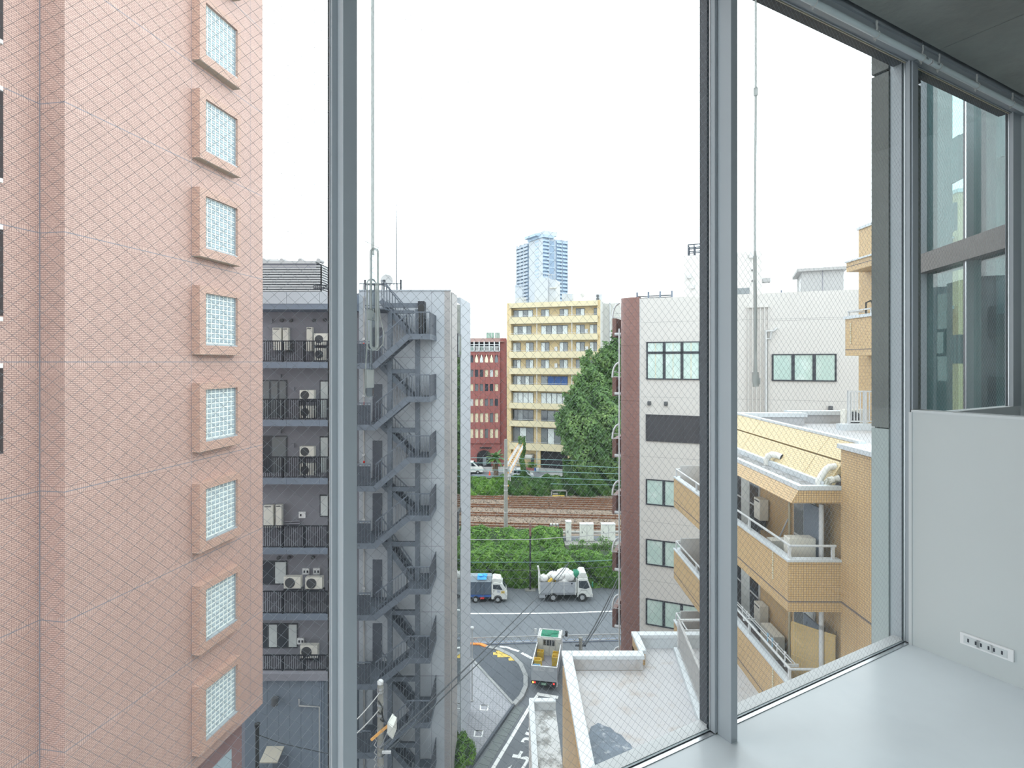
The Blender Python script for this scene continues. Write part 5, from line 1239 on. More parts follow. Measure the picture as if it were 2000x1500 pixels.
# ground floor
z1 = fl_[8][0]
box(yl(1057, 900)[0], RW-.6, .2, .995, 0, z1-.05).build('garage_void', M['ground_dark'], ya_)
for px in (1052, 1113): x = yl(px, 900)[0]; box(x-.35, x+.35, -.1, .99, 0, z1).build('pillar', M['yellow'], ya_)
aw2 = yl(1026, 886), yl(1041, 893); box(aw2[0][0], aw2[1][0], -.9, .98, aw2[1][1], aw2[1][1]+.4).build('shop_awning', M['yside'], ya_)
box(yl(1034, 900)[0], yl(1040, 900)[0], .9, .998, .3, 2.4).build('shop_door', M['glassdark'], ya_)
# side and rear wings
sw = MB().box(RW+.05, RW+3.0, 3.0, 10, 0, zt-.3).build('rear_wing', M['yside'], ya_)
box(RW+3.0, RW+5.5, 5.0, 10, 0, zt-3.2).build('rear_wing', M['yside'], ya_); box(RW+3.05, RW+5.6, 4.8, 5, zt-12, zt-5.2).build('brown_pier', M['brownpanel'], ya_)
MB().tube([(RW+1.2, 2.9, 0), (RW+1.2, 2.9, zt)], .1, 6).build('downpipe', M['whitemetal'], ya_)
# roof things
ph = thing('lift_house', 'white lift tower on the roof of the yellow apartments', 'penthouse', (0, 0, 0), 0); ph.location = ya_.location; ph.rotation_euler = ya_.rotation_euler
a, b, c = hit(ya_, 1044, 560, 'y', 3).x, hit(ya_, 1070, 560, 'y', 3).x, hit(ya_, 1084, 560, 'y', 3).x
hz = hit(ya_, 1044, 543, 'y', 3).z
box(a, b, 3, 7, zt, hz).build('tower_wall', M['towerwhite'], ph); box(b, c, 3.4, 7, zt, hz-.4).build('tower_wall', M['towerwhite'], ph); box(b+.3, c+.3, 3.1, 3.5, hz-2.0, hz-1.8).build('canopy', M['yside'], ph)
mb = MB()
for k in range(7): mb.box(a+.4+k*.35, a+.44+k*.35, 3.2, 3.24, hz, hz+.8)
mb.box(a+.4, a+2.6, 3.18, 3.24, hz+.75, hz+.8).box(b-.2, c, 3.3, 3.36, hz+.5, hz+.56)
for k in range(4): mb.box(b+k*.3, b+k*.3+.05, 3.3, 3.36, hz-.4, hz+.52)
mb.build('roof_rail', M['louver'], ph)
def roofbox(name, label, px0, px1, py, y, cat, m='towerwhite', extra=None):
    t = thing(name, label, cat, (0, 0, 0), 0); t.location = ya_.location; t.rotation_euler = ya_.rotation_euler
    x0, x1 = hit(ya_, px0, py, 'y', y).x, hit(ya_, px1, py, 'y', y).x; z = hit(ya_, px0, py, 'y', y).z
    box(x0, x1, y, y+1.2, zt, z).build('casing', M[m], t); return t, x0, x1, z
t, x0, x1, z = roofbox('water_tank', 'ribbed white water tank on the yellow apartment roof', 1098.5, 1118, 574, 1.5, 'tank')
for k in range(5): box(x0+(x1-x0)*k/4-.04, x0+(x1-x0)*k/4+.04, 1.45, 1.5, zt, z+.15).build('rib', M['yside'], t)
t, x0, x1, z = roofbox('rooftop_fan_unit', 'white twin fan unit on the yellow apartment roof', 1163, 1174, 574.5, 1.5, 'air conditioner')
for q in (.3, .72): MB().tube([(x0+(x1-x0)*.4, 1.46, zt+(z-zt)*q), (x0+(x1-x0)*.4, 1.5, zt+(z-zt)*q)], .25, 12).build('fan', M['fan'], t)
t = thing('roof_dish', 'small pale dish on the yellow apartment roof', 'dish', (0, 0, 0), 0); t.location = ya_.location; t.rotation_euler = ya_.rotation_euler
q = hit(ya_, 1137, 577, 'y', 1.5); MB().tube([(q.x, 1.45, q.z), (q.x, 1.5, q.z)], .4, 14).build('dish', M['yside'], t); MB().tube([(q.x, 1.55, zt), (q.x, 1.55, q.z)], .05, 6).build('mast', M['yside'], t)
t = thing('roof_fence', 'pale fence panels at the left of the yellow apartment roof', 'fence', (0, 0, 0), 0); t.location = ya_.location; t.rotation_euler = ya_.rotation_euler
x0, x1 = hit(ya_, 1008, 583, 'y', 1.5).x, hit(ya_, 1027, 583, 'y', 1.5).x; mb = MB().box(x0, x1, 1.5, 1.56, zt+.95, zt+1.05)
for k in range(9): mb.box(x0+(x1-x0)*k/8-.05, x0+(x1-x0)*k/8+.05, 1.5, 1.55, zt, zt+1)
mb.build('bars', M['yside'], t)

# ================================================================ RED BRICK BLOCK
rb = thing('red_brick_block', 'dark red brick block with pointed arch windows and a white roof terrace', 'building', (X(905, 100), 100, PL), 0)
rx = lambda px: X(px, 100)-rb.location.x
rz_ = lambda py: Z(py, 100)-PL
xe = rx(977)
x0 = rx(893)
box(x0, xe, .35, 9, 0, rz_(687)).build('wall', M['redbrick'], rb)
box(xe, xe+1.1, .6, 9, 0, rz_(660)).build('side_wall', M['redbrick'], rb)
MB().prism([(x0, .1, rz_(668)), (x0, 2.0, rz_(659.5)), (x0, 4, rz_(659.5)), (x0, 4, rz_(668))], (xe-x0+.7, 0, 0)).build('roof', M['brownpanel'], rb)
box(x0, xe, 1.6, 1.8, rz_(687), rz_(666)).build('terrace_wall', M['dkwindow'], rb)
cents = [921+9.72*k for k in range(-2, 6)]
wrows = [(694, 708, True), (722, 736, False), (750, 764, False), (779, 793, False), (807, 825, False), (838, 856, False)]
zg = rz_(866)
for k, c in enumerate(cents):
    xc = rx(c)+.445; box(xc-.15, xc+.15, -.02, .35, zg, rz_(690)).build('pilaster', M['redbrick'], rb)
bounds = [rz_(687)]+[v for a, b, _ in wrows for v in (rz_(a), rz_(b))]+[zg]
for i in range(0, len(bounds), 2):
    box(x0, xe, .08, .35, bounds[i+1], bounds[i]).build('spandrel', M['redbrick'], rb)
colsr = ['glassgrey', 'cream2', 'cream2', 'glassdark', 'curtain', 'glassgrey', 'glassdark', 'cream2']
for i, (a, b, arch) in enumerate(wrows):
    for k, c in enumerate(cents):
        xa, xb = rx(c)-.29, rx(c)+.29; mk = colsr[(k*3+i*2) % 8] if i < 4 else ('cream2' if (k+i) % 5 else 'glassgrey')
        if arch:
            z0_, z1_ = rz_(b), rz_(a); w_ = (xb-xa)/2; xm2 = (xa+xb)/2
            pa = [(xa, .05, z0_), (xb, .05, z0_), (xb, .05, z1_-.75), (xm2+w_*.62, .05, z1_-.32), (xm2, .05, z1_+.15), (xm2-w_*.62, .05, z1_-.32), (xa, .05, z1_-.75)]
            MB().prism(pa, (0, .29, 0)).build('arched_window', M[mk], rb)
        else: box(xa, xb, .28, .345, rz_(b), rz_(a)).build('window', M[mk], rb)
# white terrace balustrade
mb = MB().box(x0, xe-.2, -.1, .0, rz_(686.5), rz_(685)).box(x0, xe-.2, -.08, -.02, rz_(678), rz_(677)).box(x0, xe-.2, -.08, -.02, rz_(673.5), rz_(672.5))
mb.build('terrace_rail', M['whitemetal'], rb)
for k in range(7):
    x = rx(916+k*9.9); box(x-.1, x+.1, -.1, .1, rz_(686), rz_(667)).build('terrace_post', M['whitemetal'], rb)
for k in range(6): x = rx(921+k*9.7); box(x-.28, x+.28, 1.5, 1.58, rz_(685), rz_(676)).build('glazed_panel', M[('glassgreen', 'curtain')[k % 2]], rb)
ar = [(rx(932)+1.0*math.cos(k*math.pi/8)*1.25+1.2, .04, 1.9+1.0*math.sin(k*math.pi/8)) for k in range(9)]
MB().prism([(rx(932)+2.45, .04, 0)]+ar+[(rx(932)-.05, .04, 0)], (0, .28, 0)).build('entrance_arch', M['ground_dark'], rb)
box(rx(943), rx(950), -.02, .03, .2, 1.7).build('glazed_door', M['glassgrey'], rb)
box(rx(937), rx(960), -.08, .079, rz_(876), rz_(873.5)).build('sign_bar', M['ground_dark'], rb)
t = thing('roof_tanks', 'pair of green shuttered boxes on the red brick roof', 'roof plant', (X(950, 103), 103, rz_(660)+PL-.1), 0)
for a, b in ((950, 965), (967, 976)):
    box(X(a, 103)-X(950, 103), X(b, 103)-X(950, 103), 0, 2, 0, Z(647, 103)-Z(660, 103)).build('casing', mat('green shutter', (142, 172, 158), .7), t)
    for k in range(4): x = X(a, 103)-X(950, 103)+(X(b, 103)-X(a, 103))*k/3; box(x-.05, x+.05, -.05, 0, 0, Z(647, 103)-Z(660, 103)).build('post', M['whitemetal'], t)

# ================================================================ DISTANT TOWER
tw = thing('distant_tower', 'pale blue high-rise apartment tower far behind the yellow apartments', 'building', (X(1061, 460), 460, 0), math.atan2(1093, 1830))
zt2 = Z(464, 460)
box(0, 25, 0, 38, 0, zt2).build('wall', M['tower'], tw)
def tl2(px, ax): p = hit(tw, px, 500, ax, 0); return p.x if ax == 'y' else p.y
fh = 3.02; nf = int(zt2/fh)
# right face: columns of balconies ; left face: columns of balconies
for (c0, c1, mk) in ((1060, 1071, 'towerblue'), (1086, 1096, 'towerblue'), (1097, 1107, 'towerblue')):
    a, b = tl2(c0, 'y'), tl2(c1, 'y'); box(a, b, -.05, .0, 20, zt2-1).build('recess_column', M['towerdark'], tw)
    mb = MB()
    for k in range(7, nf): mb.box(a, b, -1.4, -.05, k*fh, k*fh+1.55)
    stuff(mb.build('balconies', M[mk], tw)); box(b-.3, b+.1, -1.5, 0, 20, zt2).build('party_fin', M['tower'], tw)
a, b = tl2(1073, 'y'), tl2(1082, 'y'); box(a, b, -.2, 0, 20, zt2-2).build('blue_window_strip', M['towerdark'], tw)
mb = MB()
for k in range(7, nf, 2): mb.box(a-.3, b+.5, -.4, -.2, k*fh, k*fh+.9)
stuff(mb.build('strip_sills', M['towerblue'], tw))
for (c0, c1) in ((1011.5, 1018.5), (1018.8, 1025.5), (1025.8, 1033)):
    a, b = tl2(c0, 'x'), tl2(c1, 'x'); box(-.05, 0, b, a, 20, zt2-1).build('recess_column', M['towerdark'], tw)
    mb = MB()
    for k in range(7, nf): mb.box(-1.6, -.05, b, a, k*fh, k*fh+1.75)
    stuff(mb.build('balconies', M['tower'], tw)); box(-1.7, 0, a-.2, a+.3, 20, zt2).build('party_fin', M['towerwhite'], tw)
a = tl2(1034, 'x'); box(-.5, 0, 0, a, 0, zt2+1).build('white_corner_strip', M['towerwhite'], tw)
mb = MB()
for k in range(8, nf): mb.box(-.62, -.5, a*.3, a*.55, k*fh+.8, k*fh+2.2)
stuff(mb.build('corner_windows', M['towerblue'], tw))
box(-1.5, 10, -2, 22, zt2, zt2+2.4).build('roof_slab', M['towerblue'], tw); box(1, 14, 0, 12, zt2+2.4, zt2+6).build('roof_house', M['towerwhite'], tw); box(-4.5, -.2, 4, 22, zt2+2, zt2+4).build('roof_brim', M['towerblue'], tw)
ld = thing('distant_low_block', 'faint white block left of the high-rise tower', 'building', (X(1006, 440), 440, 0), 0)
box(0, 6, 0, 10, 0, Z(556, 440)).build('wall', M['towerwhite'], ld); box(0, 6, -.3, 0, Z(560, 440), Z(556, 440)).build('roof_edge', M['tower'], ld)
# ================================================================ POLES, WIRES, GANTRY
cm = thing('concrete_mast', 'tall grey concrete railway mast beside the tracks', 'pole', (X(988, 62), 62, PL), 0)
MB().tube([(0, 0, 0), (0, 0, Z(858, 62)-PL)], [.22, .18], 14).build('shaft', M['conc'], cm)
for py in (914, 948, 957, 1000, 1033): MB().tube([(0, 0, Z(py, 62)-PL-.06), (0, 0, Z(py, 62)-PL+.06)], .225, 14).build('band', M['whitemetal' if py == 1033 else 'louver'], cm)
for k in range(4): box(.2, .32, -.04, .04, Z(975-k*25, 62)-PL, Z(972-k*25, 62)-PL).build('bracket', M['orange'], cm)
gy0, gy1 = 62.2, 80.0
gt = thing('catenary_gantry', 'orange and grey lattice gantry spanning the railway tracks', 'gantry', (X(990, gy0), gy0, 0), 0)
dx = X(1017, gy1)-X(990, gy0); dy = gy1-gy0; z0, z1 = Z(918, gy0), Z(916, gy0)
zl_, zh = 9.3, 10.1
mb = MB(); n = 14
for s_ in (-.35, .35):
    for z in (zl_, zh): (mb if z == zh else mb).bar((s_, 0, z), (dx+s_, dy, z), .06, .07)
mb.build('chord', M['orange'], gt)
mb = MB()
for k in range(n+1):
    f = k/n; p = Vector((dx*f, dy*f, 0))
    mb.bar(p+Vector((-.35, 0, zh)), p+Vector((.35, 0, zh)), .05, .05)
    for s_ in (-.35, .35): mb.bar(p+Vector((s_, 0, zl_)), p+Vector((s_, 0, zh)), .06, .06)
    if k < n:
        q = Vector((dx*(k+1)/n, dy*(k+1)/n, 0))
        for s_ in (-.35, .35): mb.bar(p+Vector((s_, 0, zl_)), q+Vector((s_, 0, zh)), .05, .05)
mb.build('lattice', M['whitemetal'], gt)
for k in range(9):
    f = (k+1)/10; MB().tube([(dx*f, dy*f, zl_), (dx*f, dy*f, zl_-1.1-.5*(k % 2))], .05, 6).blob((dx*f, dy*f, zl_-.7), (.12, .12, .18), 8, 6).blob((dx*f, dy*f, zl_-1.0), (.1, .1, .15), 8, 6).build('insulator_drop', M['louver'], gt)
iv = thing('ivy_clad_pole', 'pole wrapped in dense green ivy at the far end of the gantry', 'pole', (X(1020.5, 80.2), 80.2, PL), 0)
hh = Z(853, 80)-PL; MB().tube([(0, 0, 0), (0, 0, hh)], .2, 10).build('shaft', M['conc'], iv)
n = 3200; a_ = rng.uniform(0, 6.283, n); z_ = rng.uniform(0, hh, n); r_ = .32+.12*np.sin(z_*2.3+a_)+.16*(z_/hh > .85); leaves('ivy', M['leaf2'], np.stack([r_*np.cos(a_), r_*np.sin(a_), z_], 1), np.stack([np.cos(a_), np.sin(a_), .3*np.ones(n)], 1), .14, iv, .5)
def wire(label, pts, r, m='cable', sag=0.0, name='overhead_wire', group=None):
    p = [Vector(q) for q in pts]
    if sag and len(p) == 2: p = [p[0]+(p[1]-p[0])*f+Vector((0, 0, -sag*4*f*(1-f))) for f in [k/10 for k in range(11)]]
    return tag(MB().tube(p, r, 5).build(name, M[m]), label, 'wire', group)
names = ['uppermost teal contact wire over the tracks', 'second teal wire over the tracks from the top', 'third teal wire over the tracks from the top', 'fourth teal wire over the tracks from the top', 'lowest teal wire over the tracks']
for k, (ya, yb, Yk) in enumerate(((894.5, 903, 78), (904.5, 914, 75), (918, 926.5, 72), (930, 939, 68), (945, 947.5, 66))):
    if k == 4: wire(names[k], [W(1075, 945, Yk), W(1230, 948, Yk)], .03, 'cableteal')
    else: wire(names[k], [W(880, ya-1, Yk), W(990, ya+.3, Yk), W(1230, yb, Yk-.5)], .04, 'cableteal')
up = thing('utility_pole', 'weathered concrete utility pole with a white cap in front of the escape stair', 'pole', (X(743, 20.8), 20.8, 0), 0)
zt3 = Z(1329, 20.8); ux = lambda px: X(px, 20.8)-up.location.x
MB().tube([(0, 0, 0), (0, 0, zt3-.1)], [.17, .105], 12).build('shaft', M['conc'], up)
MB().tube([(0, 0, zt3-.12), (0, 0, zt3-.02), (0, 0, zt3+.02)], [.115, .115, .07], 12).build('cap', M['whitemetal'], up)
for py in (1344, 1350, 1375, 1395, 1428, 1454, 1476, 1495): MB().tube([(0, 0, Z(py, 20.8)-.04), (0, 0, Z(py, 20.8)+.04)], .13, 12).build('clamp_band', M['alu'], up)
MB().tube([(-.05, -.12, Z(1365, 20.8)), (.12, -.14, Z(1378, 20.8)), (.06, -.16, Z(1390, 20.8)), (-.1, -.14, Z(1385, 20.8))], .025, 6).tube([(.1, -.14, Z(1385, 20.8)), (.14, -.15, Z(1405, 20.8)), (.02, -.14, Z(1400, 20.8))], .03, 6).build('cable_loops', M['blackpole'], up)
MB().bar((ux(727), -.15, Z(1440, 20.8)), (ux(764), -.15, Z(1408, 20.8)), .06, .09).build('crossarm', M['orange'], up)
MB().tube([(ux(744), -.14, Z(1458, 20.8)), (ux(758), -.14, Z(1425, 20.8))], .02, 6).build('stay', M['alu'], up)
MB().prism([(ux(760), -.3, Z(1424, 20.8)), (ux(772), -.45, Z(1428, 20.8)), (ux(776), -.1, Z(1420, 20.8)), (ux(766), .05, Z(1417, 20.8))], (0, 0, .42)).build('junction_box', M['cabinet'], up)
MB().box(ux(748), ux(765), -.18, -.1, Z(1466, 20.8), Z(1462, 20.8)).build('bracket_arm', M['whitemetal'], up)
for k in range(5): MB().tube([(-.12, -.12, Z(1430+k*14, 20.8)), (-.2, -.15, Z(1436+k*14, 20.8)), (-.1, -.15, Z(1441+k*14, 20.8))], .014, 5).build('cable_tail', M['louver'], up)
wire('upper sloping cable from the utility pole towards the flatbed truck', [W(744, 1462, 20.6), W(1112, 1098, 50)], .035, 'cable', .25)
wire('lower sloping cable from the utility pole towards the street trees', [W(746, 1478, 20.6), W(1062, 1172, 46), W(1110, 1103, 50)], .03, 'cable')
wire('short cable running left from the utility pole cap', [W(742, 1352, 20.7), W(690, 1412, 18.5)], .022, 'louver', .05)
wire('second short cable running left from the utility pole', [W(741, 1385, 20.7), W(690, 1438, 18.5)], .022, 'louver', .05)
p2 = thing('utility_pole', 'grey utility pole showing above the terrace coping beside the white block', 'pole', (X(1134, 32), 32, 0), 0)
MB().tube([(0, 0, 0), (0, 0, Z(1246, 32))], [.15, .1], 12).build('shaft', M['conc'], p2); box(-.3, .3, -.06, .0, Z(1262, 32), Z(1258, 32)).build('crossarm', M['galvdark'], p2); MB().tube([(0, 0, Z(1248, 32)), (0, 0, Z(1245, 32))], .12, 12).build('cap', M['conc'], p2)
for k, (a, b) in enumerate(((1140, 1206), (1143, 1204), (1137, 1209))):
    wire(('thick dark cable', 'middle dark cable', 'thin dark cable')[k]+' rising from the short pole past the brown corner', [W(a, 1258+k*3, 32), W(b, 1130+k*14, 40)], (.04, .028, .018)[k], 'cable', .2)
bp = thing('black_pole', 'slim black pole standing against the hedge behind the trucks', 'pole', (X(1035.5, 53.2), 53.2, 0), 0)
zt4 = Z(1022, 53.2); MB().tube([(0, 0, 0), (0, 0, zt4-1.2)], .085, 10).build('shaft', M['blackpole'], bp); MB().tube([(0, 0, zt4-1.2), (0, 0, zt4)], .1, 10).build('sleeve', M['brownpanel'], bp); box(-.5, .5, -.3, .3, 0, .08).build('footing', M['conc'], bp)
hy = 53.0
wire('pale cable strung across the hedge from the black pole', [W(880, 1054, hy), W(1035, 1054, hy), W(1140, 1047, hy), W(1215, 1037, hy)], .035, 'louver')
wire('upper dark cable crossing the front of the hedge', [W(880, 1098, 52.5), W(1108, 1098, 51), W(1215, 1093, 52)], .03, 'cableteal')
wire('lower dark cable crossing the front of the hedge', [W(880, 1113, 52.5), W(1110, 1114, 52), W(1215, 1104, 52)], .03, 'cable')
wire('thin cable low across the hedge above the flatbed truck', [W(880, 1131, 52.8), W(1215, 1127, 52.8)], .02, 'cable')
sl_ = thing('street_pole', 'slim grey pole with a round white lamp beside the grey block', 'street lamp', G(922, 1374), 0)
g = sl_.location; zt5 = Z(1227, g.y)
MB().tube([(0, 0, .14), (0, 0, zt5)], .045, 8).build('shaft', M['louver'], sl_); MB().tube([(0, 0, zt5-.02), (0, 0, zt5+.06), (0, 0, zt5+.1)], [.12, .13, .06], 12).build('lamp', M['whitemetal'], sl_); MB().tube([(0, 0, .14), (0, 0, .22)], .09, 10).build('base', M['louver'], sl_)
bp2 = thing('black_pole', 'black pole in front of the grey podium wall', 'pole', (X(502.5, 25.5), 25.5, 0), 0)
MB().tube([(0, 0, 0), (0, 0, Z(1415, 25.5))], .085, 10).build('shaft', M['blackpole'], bp2); MB().tube([(0, 0, Z(1418, 25.5)), (0, 0, Z(1413, 25.5))], .12, 10).build('cap', M['blackpole'], bp2)
wire('thin cable sagging along the grey podium wall from the black pole', [W(504, 1435, 25.5), W(550, 1452, 26), W(640, 1472, 26.5)], .018, 'cable')
# lattice girder lying across the street
lg = thing('lattice_girder', 'long pale lattice girder lying low across the street', 'girder', G(860, 1260), 0)
pA, pB = G(860, 1260, 0), G(1230, 1250, 0); v = pB-pA
mb = MB(); n = 44
for z in (.06, .5): mb.bar((0, 0, z), (v.x, v.y, z), .06, .05)
for k in range(n):
    a, b = v*(k/n), v*((k+1)/n); mb.bar((a.x, a.y, .06 if k % 2 else .5), (b.x, b.y, .5 if k % 2 else .06), .03, .04)
mb.build('lattice', M['louver'], lg); MB().bar((0, .1, .03), (v.x, v.y+.1, .03), .5, .04).build('base_plate', M['bluegrey'], lg)

# trackside cabinets
def cabinet(label, px0, px1, py0, py1, Y, cat='cabinet', legs=0):
    t = thing('trackside_cabinet', label, cat, (X(px0, Y), Y, Z(py1, Y)), 0, 'pale grey trackside cabinets'); w_, h_ = X(px1, Y)-X(px0, Y), Z(py0, Y)-Z(py1, Y)
    box(.03, w_-.03, .03, .7, 0, h_-.08).build('casing', M['cabinet'], t); box(0, w_, 0, .75, h_-.08, h_).build('lid', M['whitemetal'], t)
    if w_ > 1: box(w_/2-.012, w_/2+.012, .02, .03, .05, h_-.1).build('door_gap', M['greywall'], t)
    box(.2, .26, .01, .03, h_*.45, h_*.55).build('handle', M['slot'], t); box(-.1, w_+.1, -.05, .8, -.3, 0).build('plinth', M['conc'], t)
cabinet('narrow tall trackside cabinet, first from the ivy bank', 1105, 1116.5, 1019, 1058, 58.6)
cabinet('broad trackside cabinet in the middle of the three', 1133, 1160, 1024, 1056, 58.4); cabinet('broad trackside cabinet beside the brown tiled corner', 1175, 1202.5, 1024, 1056, 58.4)
rk = thing('signal_rack', 'open grey steel rack with small white boxes beside the tracks', 'rack', (X(1073, 60.3), 60.3, PL), 0)
w_ = X(1092, 60.3)-X(1073, 60.3); h_ = Z(1025.5, 60.3)-PL
for x in (0, w_-.06): box(x, x+.06, 0, .06, 0, h_).build('post', M['bluegrey'], rk)
for z in (h_*.35, h_-.06): box(0, w_, 0, .06, z, z+.06).build('shelf_rail', M['bluegrey'], rk)
for z in (h_*.4, h_-.0):
    for k in range(3): box(.08+k*w_/3.1, .3+k*w_/3.1, -.05, .2, z, z+.14).build('white_box', M['whitemetal'], rk)
cf = thing('concrete_stand', 'low concrete stand with a yellow strip beside the far track', 'frame', (X(1076, 77.9), 77.9, PL), 0)
w_ = X(1108, 77.9)-X(1076, 77.9)
for x in (0, w_-.16): box(x, x+.16, 0, .2, 0, .85).build('post', M['conc'], cf)
box(0, w_, 0, .2, .7, .87).build('lintel', M['conc'], cf); box(.2, w_-.4, -.1, .0, .0, .16).build('yellow_strip', M['yellowpaint'], cf); box(.25, 1.0, .1, .2, .2, .45).build('grey_box', M['conc'], cf)

# ================================================================ VEHICLES
def wheel(parent, x, y, r, wd=.2, axis='y'):
    wv = MB().wheel((x, y, r), r, wd, axis).build('wheel', M['tyre'], parent)
    o = wd/2+.006; MB().wheel((x, y-o if axis == 'y' else y, r) if axis == 'y' else (x-o, y, r), r*.52, .012, axis).build('hub', M['hub'], wv)
    return wv
def prof(pts, y0, y1): return MB().prism([(x, y0, z) for x, z in pts], (0, y1-y0, 0))
# flatbed truck with sacks
Yt = 50.6
fb = thing('flatbed_truck', 'white flatbed truck heaped with white sacks beside the hedge', 'truck', (X(1054, Yt), Yt, 0), .01)
box(.1, 3.35, .25, 1.5, .48, .7).build('chassis', M['dark'], fb)
bd = MB().box(.0, 3.3, 0, 1.75, .72, .80).build('bed', M['truckgrey'], fb)
for y in (0, 1.71):
    sd = box(.0, 3.3, y, y+.04, .66, 1.78).build('dropside', M['truckgrey'], fb)
    for x in (.02, 1.1, 2.2, 3.24): box(x-.02, x+.04, y-.02, y, .62, 1.8).build('stake', M['truckwhite'], sd)
    MB().box(0, 3.3, y-.015, y-.0, 1.52, 1.56).build('top_rib', M['hub'], sd)
box(-.05, .0, 0, 1.75, .62, 2.2).build('tail_frame', M['truckwhite'], fb); box(3.3, 3.36, 0, 1.75, .8, 2.1).build('headboard', M['truckwhite'], fb)
box(-.02, .5, .02, 1.7, .35, .62).build('rear_bumper', M['truckgrey'], fb)
cabp = [(3.42, .42), (3.42, 2.0), (3.6, 2.08), (4.35, 2.06), (4.62, 1.35), (4.72, 1.1), (4.74, .42)]
prof(cabp, 0, 1.75).build('cab', M['truckwhite'], fb, None, .04)
for y, n_ in ((-.006, 1), (1.751, 1)): prof([(3.55, 1.28), (3.55, 1.88), (4.28, 1.88), (4.52, 1.3), (4.2, 1.15)], y, y+.005).build('side_window', M['carglass'], fb)
prof([(4.405, 1.94), (4.415, 1.95), (4.655, 1.33), (4.645, 1.32)], .1, 1.65).build('windscreen', M['carglass'], fb)
prof([(3.45, 2.08), (3.5, 2.3), (3.75, 2.6), (4.2, 2.58), (4.4, 2.07)], .15, 1.6).build('roof_fairing', M['truckwhite'], fb, None, .05)
box(4.74, 4.82, 0, 1.75, .4, .66).build('front_bumper', M['truckwhite'], fb); box(4.73, 4.76, .08, .4, .72, .95).build('headlamp', M['curtain'], fb)
MB().tube([(4.55, -.05, 1.5), (4.75, -.3, 1.75)], .015, 5).box(4.7, 4.78, -.42, -.25, 1.5, 1.9).build('mirror', M['greennet'], fb)
for x in (1.22, 3.86): wheel(fb, x, .08, .39); wheel(fb, x, 1.6, .37)
prof([(3.42, .42), (3.42, .8), (3.5, .85), (4.2, .85), (4.3, .42), (4.22, .5), (4.1, .72), (3.65, .72), (3.5, .5)], -.012, -.002).build('wheel_arch', M['truckwhite'], fb)
for k in range(6): box(3.72+k*.1, 3.78+k*.1, -.008, -.001, 1.02, 1.07).build('door_lettering', M['slot'], fb)
box(2.85, 3.0, -.02, 0, 1.6, 1.72).build('side_badge', M['slot'], fb)
fx, fy = fb.location.x, fb.location.y
def bag(label, x, y, z, r, m='bag', jit=.12):
    return tag(MB().blob((fx+x, fy+y, z), r, 14, 9, jit).build('sack', M[m]), label, 'sack', 'white sacks on the flatbed truck')
bag('small white sack at the tail of the flatbed truck', .38, .5, 1.95, (.42, .45, .38)); bag('white sack lying on the middle of the flatbed load', 1.75, .5, 2.15, (.62, .5, .4)); bag('big bulging white sack behind the flatbed cab', 2.7, .6, 2.1, (.62, .55, .5)); bag('white sack on the far side of the flatbed load', 2.35, 1.2, 2.2, (.7, .5, .42)); bag('white sack sunk at the back of the flatbed load', 1.3, 1.25, 1.9, (.6, .45, .4)); bag('white sack at the bottom front of the flatbed load', 2.2, .5, 1.7, (.6, .45, .4))
yt = thing('yellow_tools', 'jumble of yellow tool cases on the flatbed between the sacks', 'tool cases', (fx+.75, fy+.2, .8), 0)
for k in range(5): MB().box(.12*k, .12*k+.28, .05*k, .05*k+.4, 0 if k < 3 else .5, .95+.08*(k % 3)).build('case', M['crate' if k != 3 else 'slot'], yt)
mp_ = thing('wrapped_pole', 'white wrapped pole leaning out of the flatbed tail', 'pole', (fx, fy+.3, 0), 0); MB().tube([(.12, 0, 1.0), (.05, 0, 2.2), (-.13, 0, 3.1)], [.07, .07, .08], 8).build('pole', M['bag'], mp_); MB().tube([(-.14, 0, 3.08), (-.15, 0, 3.16)], .085, 8).build('tip', M['plastic'], mp_)
gn = thing('green_net', 'bundle of green netting over the flatbed cab roof', 'net', (fx+3.2, fy+.4, 2.2), 0); MB().blob((.15, .3, .1), (.32, .5, .38), 10, 7, .12).build('net', M['greennet'], gn); MB().tube([(.35, 0, -.1), (.45, 0, .3), (.9, 0, .35)], .03, 6).build('frame_bar', M['whitemetal'], gn)
# small covered truck
Yk = 50.4
kt = thing('covered_mini_truck', 'small white truck with a grey tarpaulin box and blue strip', 'truck', (X(917, Yk), Yk, 0), 0)
box(-.1, 1.95, .05, 1.4, .5, .72).build('bed_strip', M['blue'], kt)
cv = prof([(-.1, .72), (-.1, 1.9), (1.95, 1.9), (1.95, .72)], .03, 1.42).build('canvas_box', M['tarp'], kt, None, .03)
MB().prism([(-.12, .0, 1.88), (-.12, .35, 2.28), (-.12, 1.1, 2.28), (-.12, 1.45, 1.88)], (2.1, 0, 0)).build('canvas_roof', M['tarptop'], kt)
for x in (.55, .98, 1.3): box(x, x+.02, .015, .03, .72, 1.88).build('canvas_strap', M['slot'], kt)
prof([(1.97, .3), (1.97, 1.72), (2.3, 1.8), (2.95, 1.75), (3.22, 1.3), (3.32, .95), (3.34, .3)], .02, 1.42).build('cab', M['truckwhite'], kt, None, .04)
prof([(1.98, 1.72), (2.0, 2.1), (2.2, 2.18), (2.8, 2.1), (2.9, 1.8)], .12, 1.3).build('roof_fairing', M['truckwhite'], kt, None, .06)
prof([(2.12, 1.24), (2.12, 1.62), (2.7, 1.62), (2.98, 1.16)], .011, .017).build('side_window', M['carglass'], kt)
prof([(2.96, 1.72), (2.985, 1.73), (3.255, 1.3), (3.235, 1.29)], .12, 1.3).build('windscreen', M['carglass'], kt)
box(3.33, 3.38, .02, 1.42, .3, .6).build('bumper', M['truckwhite'], kt); box(3.32, 3.345, .06, .3, .72, .98).build('headlamp', M['curtain'], kt)
